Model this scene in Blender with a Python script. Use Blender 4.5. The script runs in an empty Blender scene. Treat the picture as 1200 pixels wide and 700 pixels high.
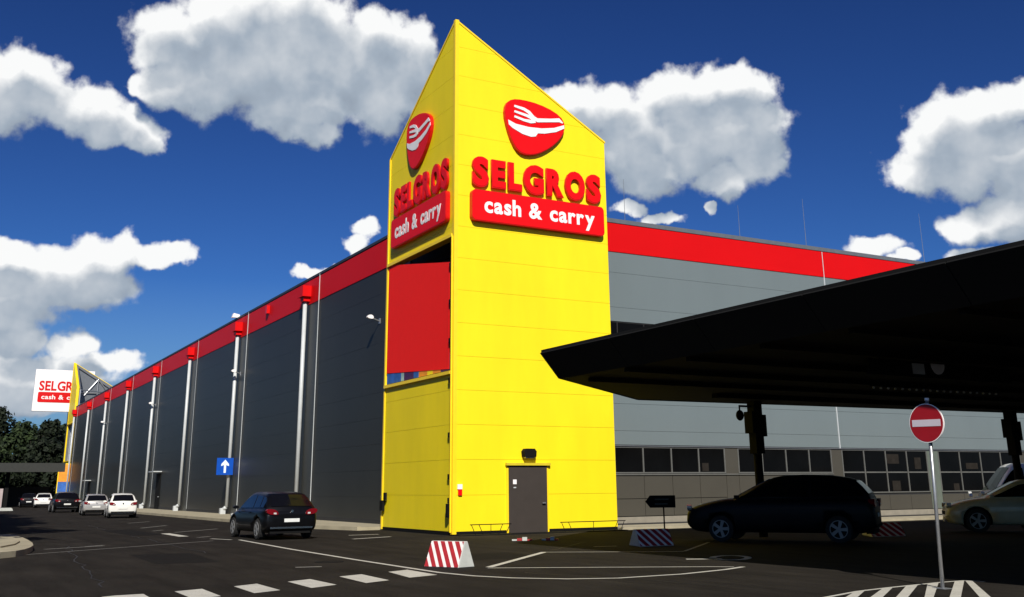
import bpy, bmesh, math, random
from mathutils import Vector, Matrix, noise
R_ = math.radians
random.seed(7)
S = bpy.context.scene
COL = S.collection

# ------------------------------------------------------------------ camera
CX, CY, CZ = -16.5122, -33.9567, 1.6
YAW, PITCH, ROLL = R_(29.2506), R_(15.9075), R_(-0.5393)
F = Vector((math.sin(YAW)*math.cos(PITCH), math.cos(YAW)*math.cos(PITCH), math.sin(PITCH)))
rr = Vector((math.cos(YAW), -math.sin(YAW), 0)); uu = rr.cross(F)
RV = math.cos(ROLL)*rr + math.sin(ROLL)*uu
UV = -math.sin(ROLL)*rr + math.cos(ROLL)*uu
cd = bpy.data.cameras.new('camera'); cam = bpy.data.objects.new('camera', cd); COL.objects.link(cam)
m3 = Matrix((RV, UV, -F)).transposed()
cam.matrix_world = Matrix.Translation((CX, CY, CZ)) @ m3.to_4x4()
cd.sensor_width = 36; cd.lens = 36.0; cd.shift_y = -(350-229.53)/1200
cd.clip_start = .1; cd.clip_end = 6000
S.camera = cam

def G(u, v, z=0.0):      # the point at height z seen at a place in the 1200x700 photograph
    d = F + RV*((u-600)/1199.97) - UV*((v-229.53)/1199.97)
    t = (z-CZ)/d.z
    return Vector((CX+d.x*t, CY+d.y*t, z))

# ------------------------------------------------------------------ sun, sky
SUN_EL, SUN_AZ = R_(37.5), R_(203.0)
sd = bpy.data.lights.new('sun', 'SUN'); sd.energy = 5.0; sd.angle = R_(.5); sd.color = (1, .95, .87)
so = bpy.data.objects.new('sun', sd); COL.objects.link(so)
sv = Vector((math.sin(SUN_AZ)*math.cos(SUN_EL), math.cos(SUN_AZ)*math.cos(SUN_EL), math.sin(SUN_EL)))
so.rotation_euler = sv.to_track_quat('Z', 'Y').to_euler(); so.location = sv*200
S.view_settings.view_transform = 'Standard'; S.view_settings.look = 'None'
S.view_settings.exposure = 0.15; S.view_settings.gamma = 1.0

CLOUDS = [(1.1, 19.5, 1.8, 2.1), (1.7, 21.0, 1.2, 1.1), (2.7, 20.2, 1.9, 1.7), (4.9, 19.4, 2.2, 1.3), (7.1, 18.6, 2.2, 1.1), (8.3, 18.1, 1.3, 0.8), (9.4, 23.5, 2.3, 1.7), (11.7, 24.4, 2.2, 1.7), (8.5, 22.8, 1.5, 1.3), (14.5, 25.2, 3.0, 2.0), (17.6, 24.3, 3.0, 2.3), (16.5, 25.9, 2.3, 1.6), (21.3, 24.7, 2.1, 1.5), (23.2, 23.3, 1.9, 2.0), (20.6, 22.9, 3.0, 1.9), (14.2, 22.7, 4.4, 2.3), (11.9, 21.7, 3.3, 2.0), (9.9, 20.9, 2.1, 1.3), (16.7, 20.9, 4.0, 1.8), (17.9, 19.3, 1.7, 0.8), (21.7, 21.1, 2.5, 1.8), (8.1, 20.7, 0.9, 0.6), (34.4, 20.5, 2.5, 1.5), (32.5, 21.3, 1.4, 0.8), (36.3, 18.8, 2.5, 2.1), (39.4, 21.0, 2.9, 1.5), (41.6, 21.4, 2.2, 1.2), (43.4, 21.0, 1.4, 1.1), (42.7, 19.1, 2.4, 2.1), (43.5, 17.4, 1.5, 1.6), (40.2, 18.8, 3.4, 2.3), (41.5, 16.3, 1.9, 0.9), (37.2, 16.9, 2.2, 1.3), (35.9, 14.9, 1.1, 0.4), (37.5, 14.4, 1.1, 0.3), (40.5, 14.9, 0.45, 0.35), (55.3, 18.4, 2.0, 1.2), (53.6, 17.9, 2.1, 1.7), (56.7, 18.5, 2.0, 1.2), (52.5, 16.5, 2.0, 1.9), (54.5, 16.0, 2.4, 2.0), (56.5, 15.7, 1.8, 2.4), (51.2, 15.7, 1.2, 1.0), (56.0, 12.9, 2.3, 1.2), (53.8, 12.8, 1.1, 0.9), (49.0, 12.1, 1.4, 0.6), (50.6, 11.6, 0.6, 0.3), (54.3, 11.2, 1.7, 0.5), (6.6, 11.6, 1.9, 1.1), (8.2, 12.2, 1.6, 0.8), (9.4, 12.1, 1.2, 0.7), (10.7, 12.2, 1.0, 0.6), (4.6, 10.8, 2.5, 1.3), (3.1, 9.6, 2.4, 1.9), (6.3, 10.1, 2.5, 1.1), (2.1, 11.4, 1.8, 0.9), (2.5, 8.3, 1.8, 0.8), (3.4, 7.3, 1.6, 0.9), (6.2, 7.1, 1.1, 0.8), (7.9, 6.4, 1.2, 0.7), (5.1, 5.7, 3.2, 0.9), (4.1, 4.4, 2.8, 0.8), (2.8, 5.6, 2.3, 1.3), (20.9, 13.9, 0.8, 0.6), (20.5, 13.1, 0.8, 0.5), (18.0, 11.5, 0.8, 0.4), (18.9, 11.6, 0.5, 0.3), (59.5, 16.9, 2.2, 2.5), (50.2, 31.1, 5.6, 2.1), (-2.1, 19.8, 2.3, 2.1), (-0.8, 7.9, 3.0, 2.5), (61.3, 12.0, 2.4, 1.6)]
rc = random.Random(3)
for az0 in range(72, 350, 13):                     # the same broken cumulus all the way round
    e0 = rc.uniform(6, 34); n = rc.randint(2, 3)
    for k in range(n):
        CLOUDS.append((az0+rc.uniform(-4, 4), e0+rc.uniform(-1, 2), rc.uniform(2, 4.5), rc.uniform(1.2, 2.6)))

def build_world():
    w = bpy.data.worlds.new('World'); S.world = w; w.use_nodes = True
    nt = w.node_tree; N = nt.nodes; L = nt.links; N.clear()
    # density group: how deep inside a cloud a direction (azimuth, elevation in degrees) lies
    g = bpy.data.node_groups.new('cloud_density', 'ShaderNodeTree')
    g.interface.new_socket('P', in_out='INPUT', socket_type='NodeSocketVector')
    g.interface.new_socket('D', in_out='OUTPUT', socket_type='NodeSocketFloat')
    g.interface.new_socket('Soft', in_out='OUTPUT', socket_type='NodeSocketFloat')
    gn = g.nodes; gl = g.links
    gi = gn.new('NodeGroupInput'); go = gn.new('NodeGroupOutput')
    def vm(op, a, b=None, c=None):
        n = gn.new('ShaderNodeVectorMath'); n.operation = op
        for i, x in enumerate((a, b, c)):
            if x is None: continue
            if isinstance(x, (tuple, list)): n.inputs[i].default_value = x
            else: gl.new(x, n.inputs[i])
        return n
    def fm(op, a, b=None, c=None):
        n = gn.new('ShaderNodeMath'); n.operation = op
        for i, x in enumerate((a, b, c)):
            if x is None: continue
            if isinstance(x, (int, float)): n.inputs[i].default_value = x
            else: gl.new(x, n.inputs[i])
        return n.outputs[0]
    P = gi.outputs[0]
    def nz(scale, detail, rough, vec=P):
        n = gn.new('ShaderNodeTexNoise'); n.noise_dimensions = '2D'
        n.inputs['Scale'].default_value = scale; n.inputs['Detail'].default_value = detail
        n.inputs['Roughness'].default_value = rough
        gl.new(vec, n.inputs['Vector']); return n
    wn = nz(.5, 4, .5)
    wv = vm('MULTIPLY_ADD', wn.outputs['Color'], (1.9, 1.4, 0), (-.95, -.7, 0)).outputs[0]
    Pw = vm('ADD', P, wv).outputs[0]
    acc = None
    for az, el, ra, re in CLOUDS:
        ra *= 1.10; re *= 1.12
        q = vm('MULTIPLY_ADD', Pw, (1/ra, 1/re, 0), (-az/ra, -el/re, 0)).outputs[0]
        d = vm('DOT_PRODUCT', q, q).outputs['Value']
        if acc is None: acc = d
        else: acc = fm('SMOOTH_MIN', acc, d, .35)
    D = fm('SUBTRACT', 1.0, acc)
    D = fm('MAXIMUM', D, -2.0)
    D = fm('ADD', D, fm('MULTIPLY', fm('MAXIMUM', D, 0.0), .9))
    bn = nz(.42, 3.0, .5)
    soft = fm('ADD', fm('MINIMUM', fm('MULTIPLY', D, .62), .85), fm('MULTIPLY', fm('SUBTRACT', bn.outputs['Fac'], .5), .75))
    fn = nz(.9, 8, .52)
    D = fm('ADD', D, fm('MULTIPLY', fm('SUBTRACT', fn.outputs['Fac'], .5), 1.9))
    gl.new(D, go.inputs[0]); gl.new(soft, go.inputs[1])

    def math_(op, a, b=None, c=None, clamp=False):
        n = N.new('ShaderNodeMath'); n.operation = op; n.use_clamp = clamp
        for i, x in enumerate((a, b, c)):
            if x is None: continue
            if isinstance(x, (int, float)): n.inputs[i].default_value = x
            else: L.new(x, n.inputs[i])
        return n.outputs[0]
    tc = N.new('ShaderNodeTexCoord'); sx = N.new('ShaderNodeSeparateXYZ')
    L.new(tc.outputs['Generated'], sx.inputs[0])
    az = math_('DEGREES', math_('ARCTAN2', sx.outputs[0], sx.outputs[1]))
    az = math_('ADD', math_('FLOORED_MODULO', math_('ADD', az, 10.0), 360.0), -10.0)
    el = math_('DEGREES', math_('ARCSINE', sx.outputs[2]))
    cb = N.new('ShaderNodeCombineXYZ'); L.new(az, cb.inputs[0]); L.new(el, cb.inputs[1])
    def dens(off):
        n = N.new('ShaderNodeGroup'); n.node_tree = g
        a = N.new('ShaderNodeVectorMath'); a.operation = 'ADD'; L.new(cb.outputs[0], a.inputs[0]); a.inputs[1].default_value = off
        L.new(a.outputs[0], n.inputs[0]); return n.outputs[0], n.outputs[1]
    d0, s0 = dens((0, 0, 0)); d1, s1 = dens((-.5, 1.35, 0))
    alpha = N.new('ShaderNodeMapRange'); alpha.interpolation_type = 'SMOOTHSTEP'
    alpha.inputs['From Min'].default_value = -.22; alpha.inputs['From Max'].default_value = .95
    L.new(d0, alpha.inputs['Value'])
    # sunlit towards the top, grey where much cloud lies above
    lit = math_('MULTIPLY_ADD', math_('SUBTRACT', s0, s1), .24, .72)
    lit = math_('MULTIPLY_ADD', math_('SUBTRACT', d0, d1), .045, lit)
    thick = math_('MULTIPLY', math_('MAXIMUM', s1, 0.0), .40)
    lit = math_('SUBTRACT', lit, thick, clamp=True)
    cr = N.new('ShaderNodeValToRGB'); L.new(lit, cr.inputs[0])
    e = cr.color_ramp.elements
    e[0].position = 0; e[0].color = (2.9, 3.5, 4.4, 1)
    e[1].position = .95; e[1].color = (11.5, 11.6, 11.6, 1)
    x = e.new(.3); x.color = (4.4, 5.2, 6.2, 1)
    x = e.new(.55); x.color = (7.0, 7.5, 8.1, 1)
    sky = N.new('ShaderNodeTexSky'); sky.sky_type = 'NISHITA'; sky.sun_disc = False
    sky.sun_elevation = SUN_EL; sky.sun_rotation = SUN_AZ
    sky.altitude = 0; sky.air_density = 1.0; sky.dust_density = .4; sky.ozone_density = 5.0
    gm = N.new('ShaderNodeGamma'); gm.inputs[1].default_value = 1.5; L.new(sky.outputs[0], gm.inputs[0])
    hs = N.new('ShaderNodeHueSaturation'); hs.inputs['Saturation'].default_value = .97; hs.inputs['Value'].default_value = .31
    hs.inputs['Hue'].default_value = .51
    L.new(gm.outputs[0], hs.inputs['Color'])
    tint = N.new('ShaderNodeVectorMath'); tint.operation = 'MULTIPLY'; tint.inputs[1].default_value = (.42, .76, 1.03)
    L.new(hs.outputs[0], tint.inputs[0])
    hz = N.new('ShaderNodeMapRange'); hz.inputs['From Min'].default_value = -1; hz.inputs['From Max'].default_value = 11
    hz.inputs['To Min'].default_value = .85; hz.inputs['To Max'].default_value = 0; L.new(el, hz.inputs['Value'])
    hm = N.new('ShaderNodeMix'); hm.data_type = 'RGBA'; L.new(hz.outputs[0], hm.inputs['Factor'])
    L.new(tint.outputs[0], hm.inputs['A']); hm.inputs['B'].default_value = (2.3, 3.9, 6.2, 1)
    mx = N.new('ShaderNodeMix'); mx.data_type = 'RGBA'
    L.new(alpha.outputs[0], mx.inputs['Factor']); L.new(hm.outputs['Result'], mx.inputs['A']); L.new(cr.outputs[0], mx.inputs['B'])
    bg = N.new('ShaderNodeBackground'); bg.inputs['Strength'].default_value = .075
    L.new(mx.outputs['Result'], bg.inputs['Color'])
    out = N.new('ShaderNodeOutputWorld'); L.new(bg.outputs[0], out.inputs[0])
    w.cycles.sampling_method = 'MANUAL'; w.cycles.sample_map_resolution = 512
build_world()

# ------------------------------------------------------------------ materials
def mat(name, col, rough=.6, metal=0.0, var=.12, scale=3.0, bump=0.0, bscale=60.0, spec=.5, coat=0.0, vec='Object', streak=0.0):
    m = bpy.data.materials.new(name); m.use_nodes = True
    nt = m.node_tree; N = nt.nodes; L = nt.links
    b = N['Principled BSDF']
    b.inputs['Roughness'].default_value = rough; b.inputs['Metallic'].default_value = metal
    b.inputs['Specular IOR Level'].default_value = spec
    b.inputs['Coat Weight'].default_value = coat
    tc = N.new('ShaderNodeTexCoord')
    nz = N.new('ShaderNodeTexNoise'); nz.inputs['Scale'].default_value = scale; nz.inputs['Detail'].default_value = 6
    nz.inputs['Roughness'].default_value = .6
    if streak:
        mp = N.new('ShaderNodeMapping'); mp.inputs['Scale'].default_value = (1, 1, streak)
        L.new(tc.outputs[vec], mp.inputs[0]); L.new(mp.outputs[0], nz.inputs['Vector'])
    else: L.new(tc.outputs[vec], nz.inputs['Vector'])
    mr = N.new('ShaderNodeMapRange'); mr.inputs['From Min'].default_value = .25; mr.inputs['From Max'].default_value = .75
    mr.inputs['To Min'].default_value = 1-var; mr.inputs['To Max'].default_value = 1+var
    L.new(nz.outputs['Fac'], mr.inputs['Value'])
    vm = N.new('ShaderNodeVectorMath'); vm.operation = 'SCALE'; vm.inputs[0].default_value = col[:3]
    L.new(mr.outputs[0], vm.inputs['Scale']); L.new(vm.outputs[0], b.inputs['Base Color'])
    if bump:
        n2 = N.new('ShaderNodeTexNoise'); n2.inputs['Scale'].default_value = bscale; n2.inputs['Detail'].default_value = 4
        L.new(tc.outputs[vec], n2.inputs['Vector'])
        bp = N.new('ShaderNodeBump'); bp.inputs['Strength'].default_value = bump; bp.inputs['Distance'].default_value = .02
        L.new(n2.outputs['Fac'], bp.inputs['Height']); L.new(bp.outputs[0], b.inputs['Normal'])
    return m

def mat_asphalt():
    m = mat('asphalt', (.0195, .0168, .0138), rough=.95, var=.25, scale=.35, bump=.55, bscale=45, spec=.08)
    nt = m.node_tree; N = nt.nodes; L = nt.links; b = N['Principled BSDF']
    src = b.inputs['Base Color'].links[0].from_socket
    tc = [n for n in N if n.type == 'TEX_COORD'][0]
    a = N.new('ShaderNodeTexNoise'); a.inputs['Scale'].default_value = 21; a.inputs['Detail'].default_value = 6; a.inputs['Roughness'].default_value = .8
    L.new(tc.outputs['Object'], a.inputs['Vector'])
    mr = N.new('ShaderNodeMapRange'); mr.inputs['From Min'].default_value = .3; mr.inputs['From Max'].default_value = .72
    mr.inputs['To Min'].default_value = .55; mr.inputs['To Max'].default_value = 1.6; L.new(a.outputs['Fac'], mr.inputs['Value'])
    v = N.new('ShaderNodeVectorMath'); v.operation = 'SCALE'; L.new(src, v.inputs[0]); L.new(mr.outputs[0], v.inputs['Scale'])
    # tyre-worn lighter lanes and oil spots
    s = N.new('ShaderNodeTexNoise'); s.inputs['Scale'].default_value = 1.6; s.inputs['Detail'].default_value = 7; s.inputs['Roughness'].default_value = .7
    mp = N.new('ShaderNodeMapping'); mp.inputs['Scale'].default_value = (1.2, .18, 1); mp.inputs['Rotation'].default_value = (0, 0, .1)
    L.new(tc.outputs['Object'], mp.inputs[0]); L.new(mp.outputs[0], s.inputs['Vector'])
    m2 = N.new('ShaderNodeMapRange'); m2.inputs['From Min'].default_value = .35; m2.inputs['From Max'].default_value = .7
    m2.inputs['To Min'].default_value = .70; m2.inputs['To Max'].default_value = 1.42; L.new(s.outputs['Fac'], m2.inputs['Value'])
    v2 = N.new('ShaderNodeVectorMath'); v2.operation = 'SCALE'; L.new(v.outputs[0], v2.inputs[0]); L.new(m2.outputs[0], v2.inputs['Scale'])
    L.new(v2.outputs[0], b.inputs['Base Color'])
    return m

def mat_paint(name, col, under=(.04, .037, .033), wear=.5):
    m = mat(name, col, rough=.7, var=.12, scale=2.0)
    nt = m.node_tree; N = nt.nodes; L = nt.links; b = N['Principled BSDF']
    src = b.inputs['Base Color'].links[0].from_socket
    tc = [n for n in N if n.type == 'TEX_COORD'][0]
    a = N.new('ShaderNodeTexNoise'); a.inputs['Scale'].default_value = 22; a.inputs['Detail'].default_value = 8; a.inputs['Roughness'].default_value = .75
    L.new(tc.outputs['Object'], a.inputs['Vector'])
    mr = N.new('ShaderNodeMapRange'); mr.inputs['From Min'].default_value = wear-.04; mr.inputs['From Max'].default_value = wear+.12
    L.new(a.outputs['Fac'], mr.inputs['Value'])
    mx = N.new('ShaderNodeMix'); mx.data_type = 'RGBA'
    L.new(mr.outputs[0], mx.inputs['Factor']); L.new(src, mx.inputs['A']); mx.inputs['B'].default_value = (*under, 1)
    L.new(mx.outputs['Result'], b.inputs['Base Color'])
    return m

def mat_glass(name, col=(.01, .012, .014), rough=.05, spec=.8):
    return mat(name, col, rough=rough, var=.3, scale=.6, spec=spec)

M = {}
M['asphalt'] = mat_asphalt()
M['mark'] = mat_paint('road_paint', (.52, .50, .43), wear=.60)
M['mark_old'] = mat_paint('worn_road_paint', (.24, .23, .20), wear=.50)
M['concrete'] = mat('concrete', (.34, .30, .205), rough=.9, var=.2, scale=1.2, bump=.4, bscale=30)
M['concrete_lt'] = mat('pale_concrete', (.45, .46, .42), rough=.85, var=.15, scale=4, bump=.3, bscale=30)
M['yellow'] = mat('yellow_cladding', (.88, .69, .010), rough=.5, spec=.25, var=.075, scale=.7, streak=.25)
M['yellow_trim'] = mat('yellow_trim', (.95, .66, .015), rough=.35, var=.05)
M['yellow_dark'] = mat('yellow_backing', (.60, .46, .015), rough=.6)
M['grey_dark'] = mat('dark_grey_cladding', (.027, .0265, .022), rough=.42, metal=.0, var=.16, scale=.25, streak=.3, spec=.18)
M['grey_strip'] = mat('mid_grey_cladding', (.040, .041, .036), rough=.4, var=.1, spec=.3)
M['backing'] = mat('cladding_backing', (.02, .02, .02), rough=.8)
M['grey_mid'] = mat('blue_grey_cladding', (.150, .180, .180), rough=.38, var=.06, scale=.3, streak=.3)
M['red_band'] = mat('red_band_cladding', (.62, .003, .004), rough=.5, var=.04, scale=.4, spec=.15)
M['coping'] = mat('roof_coping', (.16, .17, .18), rough=.4, metal=.3)
M['coping_dk'] = mat('dark_coping', (.025, .028, .035), rough=.5)
M['roof'] = mat('roof_membrane', (.3, .3, .3), rough=.9)
M['pipe'] = mat('downpipe_metal', (.50, .52, .52), rough=.4, var=.08)
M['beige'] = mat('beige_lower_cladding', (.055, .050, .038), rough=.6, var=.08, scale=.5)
M['base_white'] = mat('pale_base', (.22, .20, .16), rough=.8, var=.15)
M['dim_reflection'] = mat('dim_window_reflection', (.022, .019, .016), rough=.9, spec=.05, var=.3, scale=3)  # flat tone for reflections painted over the panes
M['frame'] = mat('window_frame', (.11, .11, .10), rough=.5)
M['pillar_gr'] = mat('green_grey_pillar', (.11, .13, .105), rough=.5)
M['glass'] = mat_glass('window_glass', (.004, .004, .004), spec=.05, rough=.1)
M['interior'] = mat('dark_interior', (.012, .011, .011), rough=.8)
M['red_sign'] = mat('red_sign_face', (.80, .004, .006), rough=.4, var=.03, spec=.2)
M['red_side'] = mat('red_sign_side', (.62, .006, .006), rough=.35, var=.05, spec=.3)
M['white_sign'] = mat('white_sign_face', (.88, .84, .82), rough=.4, var=.03)
M['banner'] = mat('red_banner', (.98, .006, .002), rough=.7, var=.02)
M['door'] = mat('brown_grey_door', (.045, .036, .030), rough=.5, var=.08)
M['black'] = mat('black_plastic', (.007, .007, .007), rough=.8, spec=.1)
M['canopy'] = mat('canopy_black_metal', (.010, .010, .0095), rough=.75, var=.2, scale=.6, spec=.15)
M['canopy2'] = mat('canopy_soffit', (.009, .008, .007), rough=.85, var=.3, scale=1.5, spec=.1)
M['steel'] = mat('galvanised_steel', (.42, .43, .44), rough=.38, metal=.7, var=.15, scale=8)
M['steel_dk'] = mat('dark_steel', (.008, .008, .008), rough=.8, spec=.1)
M['blue'] = mat('blue_sign', (.003, .07, .42), rough=.5, spec=.2)
M['cyanw'] = mat('pale_arrow', (.75, .86, .95), rough=.35)
M['red_paint'] = mat('red_stripe_paint', (.34, .012, .018), rough=.6, var=.2, scale=6)
M['white_paint'] = mat('white_stripe_paint', (.75, .70, .66), rough=.6, var=.12, scale=6)
M['tyre'] = mat('tyre_rubber', (.012, .012, .012), rough=.85)
M['rim'] = mat('alloy_rim', (.22, .22, .22), rough=.45, metal=.3)
M['car_black'] = mat('black_car_paint', (.003, .003, .0035), rough=.3, var=.1, coat=.12, spec=.2)
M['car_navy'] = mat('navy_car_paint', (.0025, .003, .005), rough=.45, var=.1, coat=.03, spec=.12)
M['car_white'] = mat('white_car_paint', (.74, .73, .68), rough=.3, var=.05, coat=.5)
M['car_silver'] = mat('silver_car_paint', (.40, .39, .37), rough=.3, metal=.3, coat=.5)
M['car_gold'] = mat('beige_gold_car_paint', (.50, .45, .32), rough=.35, coat=.4)
M['car_red'] = mat('dark_red_car_paint', (.10, .008, .01), rough=.3, coat=.5)
M['car_glass'] = mat('car_glass', (.004, .004, .005), rough=.06, spec=.35)
M['taillight'] = mat('tail_light_lens', (.15, .003, .007), rough=.3, coat=.2, spec=.2)
M['headlight'] = mat('headlight_lens', (.55, .55, .52), rough=.12, coat=.6)
M['amber'] = mat('amber_lens', (.7, .3, .1), rough=.15, coat=.5)
M['plate'] = mat('number_plate', (.70, .70, .66), rough=.5)
M['chrome'] = mat('chrome', (.6, .6, .6), rough=.15, metal=1)
M['bark'] = mat('bark', (.05, .04, .03), rough=.9, bump=.5)
M['orange'] = mat('orange_poster', (.75, .28, .02), rough=.6, var=.3, scale=1.5)
M['poster_blue'] = mat('blue_poster', (.03, .12, .42), rough=.6, var=.4, scale=2)
M['poster_cyan'] = mat('pale_poster', (.35, .52, .50), rough=.6, var=.4, scale=2)
M['purple'] = mat('purple_print', (.06, .02, .10), rough=.6)
M['pink_box'] = mat('weathered_container', (.42, .34, .33), rough=.8, var=.2, scale=2)

def mat_leaf(name, c1, c2):
    m = bpy.data.materials.new(name); m.use_nodes = True
    nt = m.node_tree; N = nt.nodes; L = nt.links; b = N['Principled BSDF']; b.inputs['Roughness'].default_value = .7
    b.inputs['Specular IOR Level'].default_value = .2
    tc = N.new('ShaderNodeTexCoord'); nz = N.new('ShaderNodeTexNoise'); nz.inputs['Scale'].default_value = .9; nz.inputs['Detail'].default_value = 5
    L.new(tc.outputs['Object'], nz.inputs['Vector'])
    cr = N.new('ShaderNodeValToRGB'); cr.color_ramp.elements[0].position = .35; cr.color_ramp.elements[0].color = (*c1, 1)
    cr.color_ramp.elements[1].position = .65; cr.color_ramp.elements[1].color = (*c2, 1)
    L.new(nz.outputs['Fac'], cr.inputs[0]); L.new(cr.outputs[0], b.inputs['Base Color']); return m
M['leaf_a'] = mat_leaf('dark_leaves', (.005, .008, .004), (.014, .021, .009))
M['leaf_b'] = mat_leaf('mid_leaves', (.008, .015, .006), (.032, .050, .016))

# ------------------------------------------------------------------ mesh helpers
def obj(name, bm, m, parent=None, smooth=False, normals=True):
    if normals: bmesh.ops.recalc_face_normals(bm, faces=bm.faces[:])
    me = bpy.data.meshes.new(name); bm.to_mesh(me); bm.free()
    mats = m if isinstance(m, (list, tuple)) else [m]
    for x in mats: me.materials.append(M[x] if isinstance(x, str) else x)
    if smooth:
        for p in me.polygons: p.use_smooth = True
    o = bpy.data.objects.new(name, me); COL.objects.link(o)
    if parent: o.parent = parent
    return o

def tag(o, label=None, cat=None, group=None, kind=None):
    if label: o['label'] = label
    if cat: o['category'] = cat
    if group: o['group'] = group
    if kind: o['kind'] = kind
    return o

def thing(name, label, cat, loc=(0, 0, 0), rz=0, group=None):
    o = bpy.data.objects.new(name, None); o.empty_display_size = .3; COL.objects.link(o)
    o.location = loc; o.rotation_euler = (0, 0, rz)
    return tag(o, label, cat, group)

def box(bm, x0, x1, y0, y1, z0, z1, mi=0):
    vs = [bm.verts.new(p) for p in ((x0,y0,z0),(x1,y0,z0),(x1,y1,z0),(x0,y1,z0),(x0,y0,z1),(x1,y0,z1),(x1,y1,z1),(x0,y1,z1))]
    for f in ((0,3,2,1),(4,5,6,7),(0,1,5,4),(1,2,6,5),(2,3,7,6),(3,0,4,7)):
        fc = bm.faces.new([vs[i] for i in f]); fc.material_index = mi
    return vs

def B(*a):
    bm = bmesh.new(); box(bm, *a); return bm

def tube(bm, p0, p1, r, n=8, r1=None):
    p0 = Vector(p0); p1 = Vector(p1); d = (p1-p0).normalized()
    a = d.orthogonal().normalized(); b = d.cross(a); r1 = r if r1 is None else r1
    A = []; C = []
    for i in range(n):
        t = 2*math.pi*i/n; v = a*math.cos(t)+b*math.sin(t)
        A.append(bm.verts.new(p0+v*r)); C.append(bm.verts.new(p1+v*r1))
    for i in range(n):
        j = (i+1) % n; bm.faces.new((A[i], A[j], C[j], C[i]))
    bm.faces.new(A[::-1]); bm.faces.new(C)

def prism(bm, pts, fr, t0, t1, mi=0):
    """pts: 2-D outline; fr(u, w, t) -> 3-D; extruded from t0 to t1"""
    a = [bm.verts.new(fr(u, w, t0)) for u, w in pts]; b = [bm.verts.new(fr(u, w, t1)) for u, w in pts]
    n = len(pts)
    for f in (a[::-1], b):
        fc = bm.faces.new(f); fc.material_index = mi
    for i in range(n):
        j = (i+1) % n; fc = bm.faces.new((a[i], a[j], b[j], b[i])); fc.material_index = mi

def clip(poly, axis, val, keep_less):
    out = []
    for i, p in enumerate(poly):
        q = poly[(i+1) % len(poly)]
        pi = (p[axis] <= val) == keep_less or p[axis] == val
        qi = (q[axis] <= val) == keep_less or q[axis] == val
        if pi: out.append(p)
        if pi != qi:
            t = (val-p[axis])/(q[axis]-p[axis]); out.append((p[0]+(q[0]-p[0])*t, p[1]+(q[1]-p[1])*t))
    o2 = []
    for p in out:
        if not o2 or (abs(p[0]-o2[-1][0])+abs(p[1]-o2[-1][1])) > 1e-5: o2.append(p)
    if len(o2) > 1 and abs(o2[0][0]-o2[-1][0])+abs(o2[0][1]-o2[-1][1]) < 1e-5: o2.pop()
    return o2 if len(o2) > 2 else []

def band_poly(poly, z0, z1, u0=-1e9, u1=1e9):
    for ax, v, k in ((1, z1, True), (1, z0, False), (0, u1, True), (0, u0, False)):
        poly = clip(poly, ax, v, k)
        if not poly: return []
    return poly

def smooth_poly(pts, it=2):
    for _ in range(it):
        q = []
        for i, p in enumerate(pts):
            n = pts[(i+1) % len(pts)]
            q.append((p[0]*.75+n[0]*.25, p[1]*.75+n[1]*.25)); q.append((p[0]*.25+n[0]*.75, p[1]*.25+n[1]*.75))
        pts = q
    return pts

def stroke(pts, w):
    """outline of a thick polyline; w one width or a list"""
    ws = w if isinstance(w, (list, tuple)) else [w]*len(pts)
    Lp = []; Rp = []
    for i, p in enumerate(pts):
        a = Vector(pts[max(i-1, 0)]); b = Vector(pts[min(i+1, len(pts)-1)]); d = (b-a).normalized()
        n = Vector((-d.y, d.x))*ws[i]*.5; Lp.append((p[0]+n.x, p[1]+n.y)); Rp.append((p[0]-n.x, p[1]-n.y))
    return Lp+Rp[::-1]

def glyph(ch, size, extrude, bold):
    """mesh data of one letter in the x-y plane, extruded in z, and its advance box"""
    cu = bpy.data.curves.new('glyph', 'FONT'); cu.body = ch; cu.size = size; cu.extrude = extrude; cu.offset = bold
    cu.resolution_u = 4
    o = bpy.data.objects.new('glyph', cu); COL.objects.link(o)
    dg = bpy.context.evaluated_depsgraph_get()
    me = bpy.data.meshes.new_from_object(o.evaluated_get(dg))
    bpy.data.objects.remove(o); bpy.data.curves.remove(cu)
    xs = [v.co.x for v in me.vertices]; ys = [v.co.y for v in me.vertices]
    return me, min(xs), max(xs), min(ys), max(ys)

def lettering(text, parent, fr, u0, u1, z0, z1, t0, t1, matname, bold, gap, name='letter', space=.35):
    """letters fitted between u0..u1 and cap heights z0..z1; fr(u, z, t) -> 3-D"""
    gl = []
    w = 0; ymin, ymax = 9, -9
    for c in text:
        if c == ' ': gl.append(None); w += space; continue
        me, a, b, lo, hi = glyph(c, 1.0, .5, bold); gl.append((me, a, b, c)); w += (b-a)+gap
        if c in 'SELGROSGahcskd': ymax = max(ymax, hi) if c in 'SELGROh' else ymax
        if c not in 'ygq': ymin = min(ymin, lo)
    w -= gap; sx = (u1-u0)/w; sz = (z1-z0)/(ymax-ymin); u = u0
    for it in gl:
        if it is None: u += space*sx; continue
        me, a, b, c = it
        for v in me.vertices:
            x, y, zz = v.co
            v.co = fr(u+(x-a)*sx, z0+(y-ymin)*sz, t0+(zz+.5)*(t1-t0))
        me.materials.clear(); me.materials.append(M[matname]); me.name = name
        o = bpy.data.objects.new(name, me); COL.objects.link(o); o.parent = parent
        u += (b-a+gap)*sx

# ------------------------------------------------------------------ ground and markings
bm = bmesh.new()
vs = [bm.verts.new(p) for p in ((-1500, -1500, 0), (1500, -1500, 0), (1500, 1500, 0), (-1500, 1500, 0))]
bm.faces.new(vs)
lot = obj('asphalt_ground', bm, 'asphalt'); tag(lot, 'dark asphalt car park and road surface', kind='structure')

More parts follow.
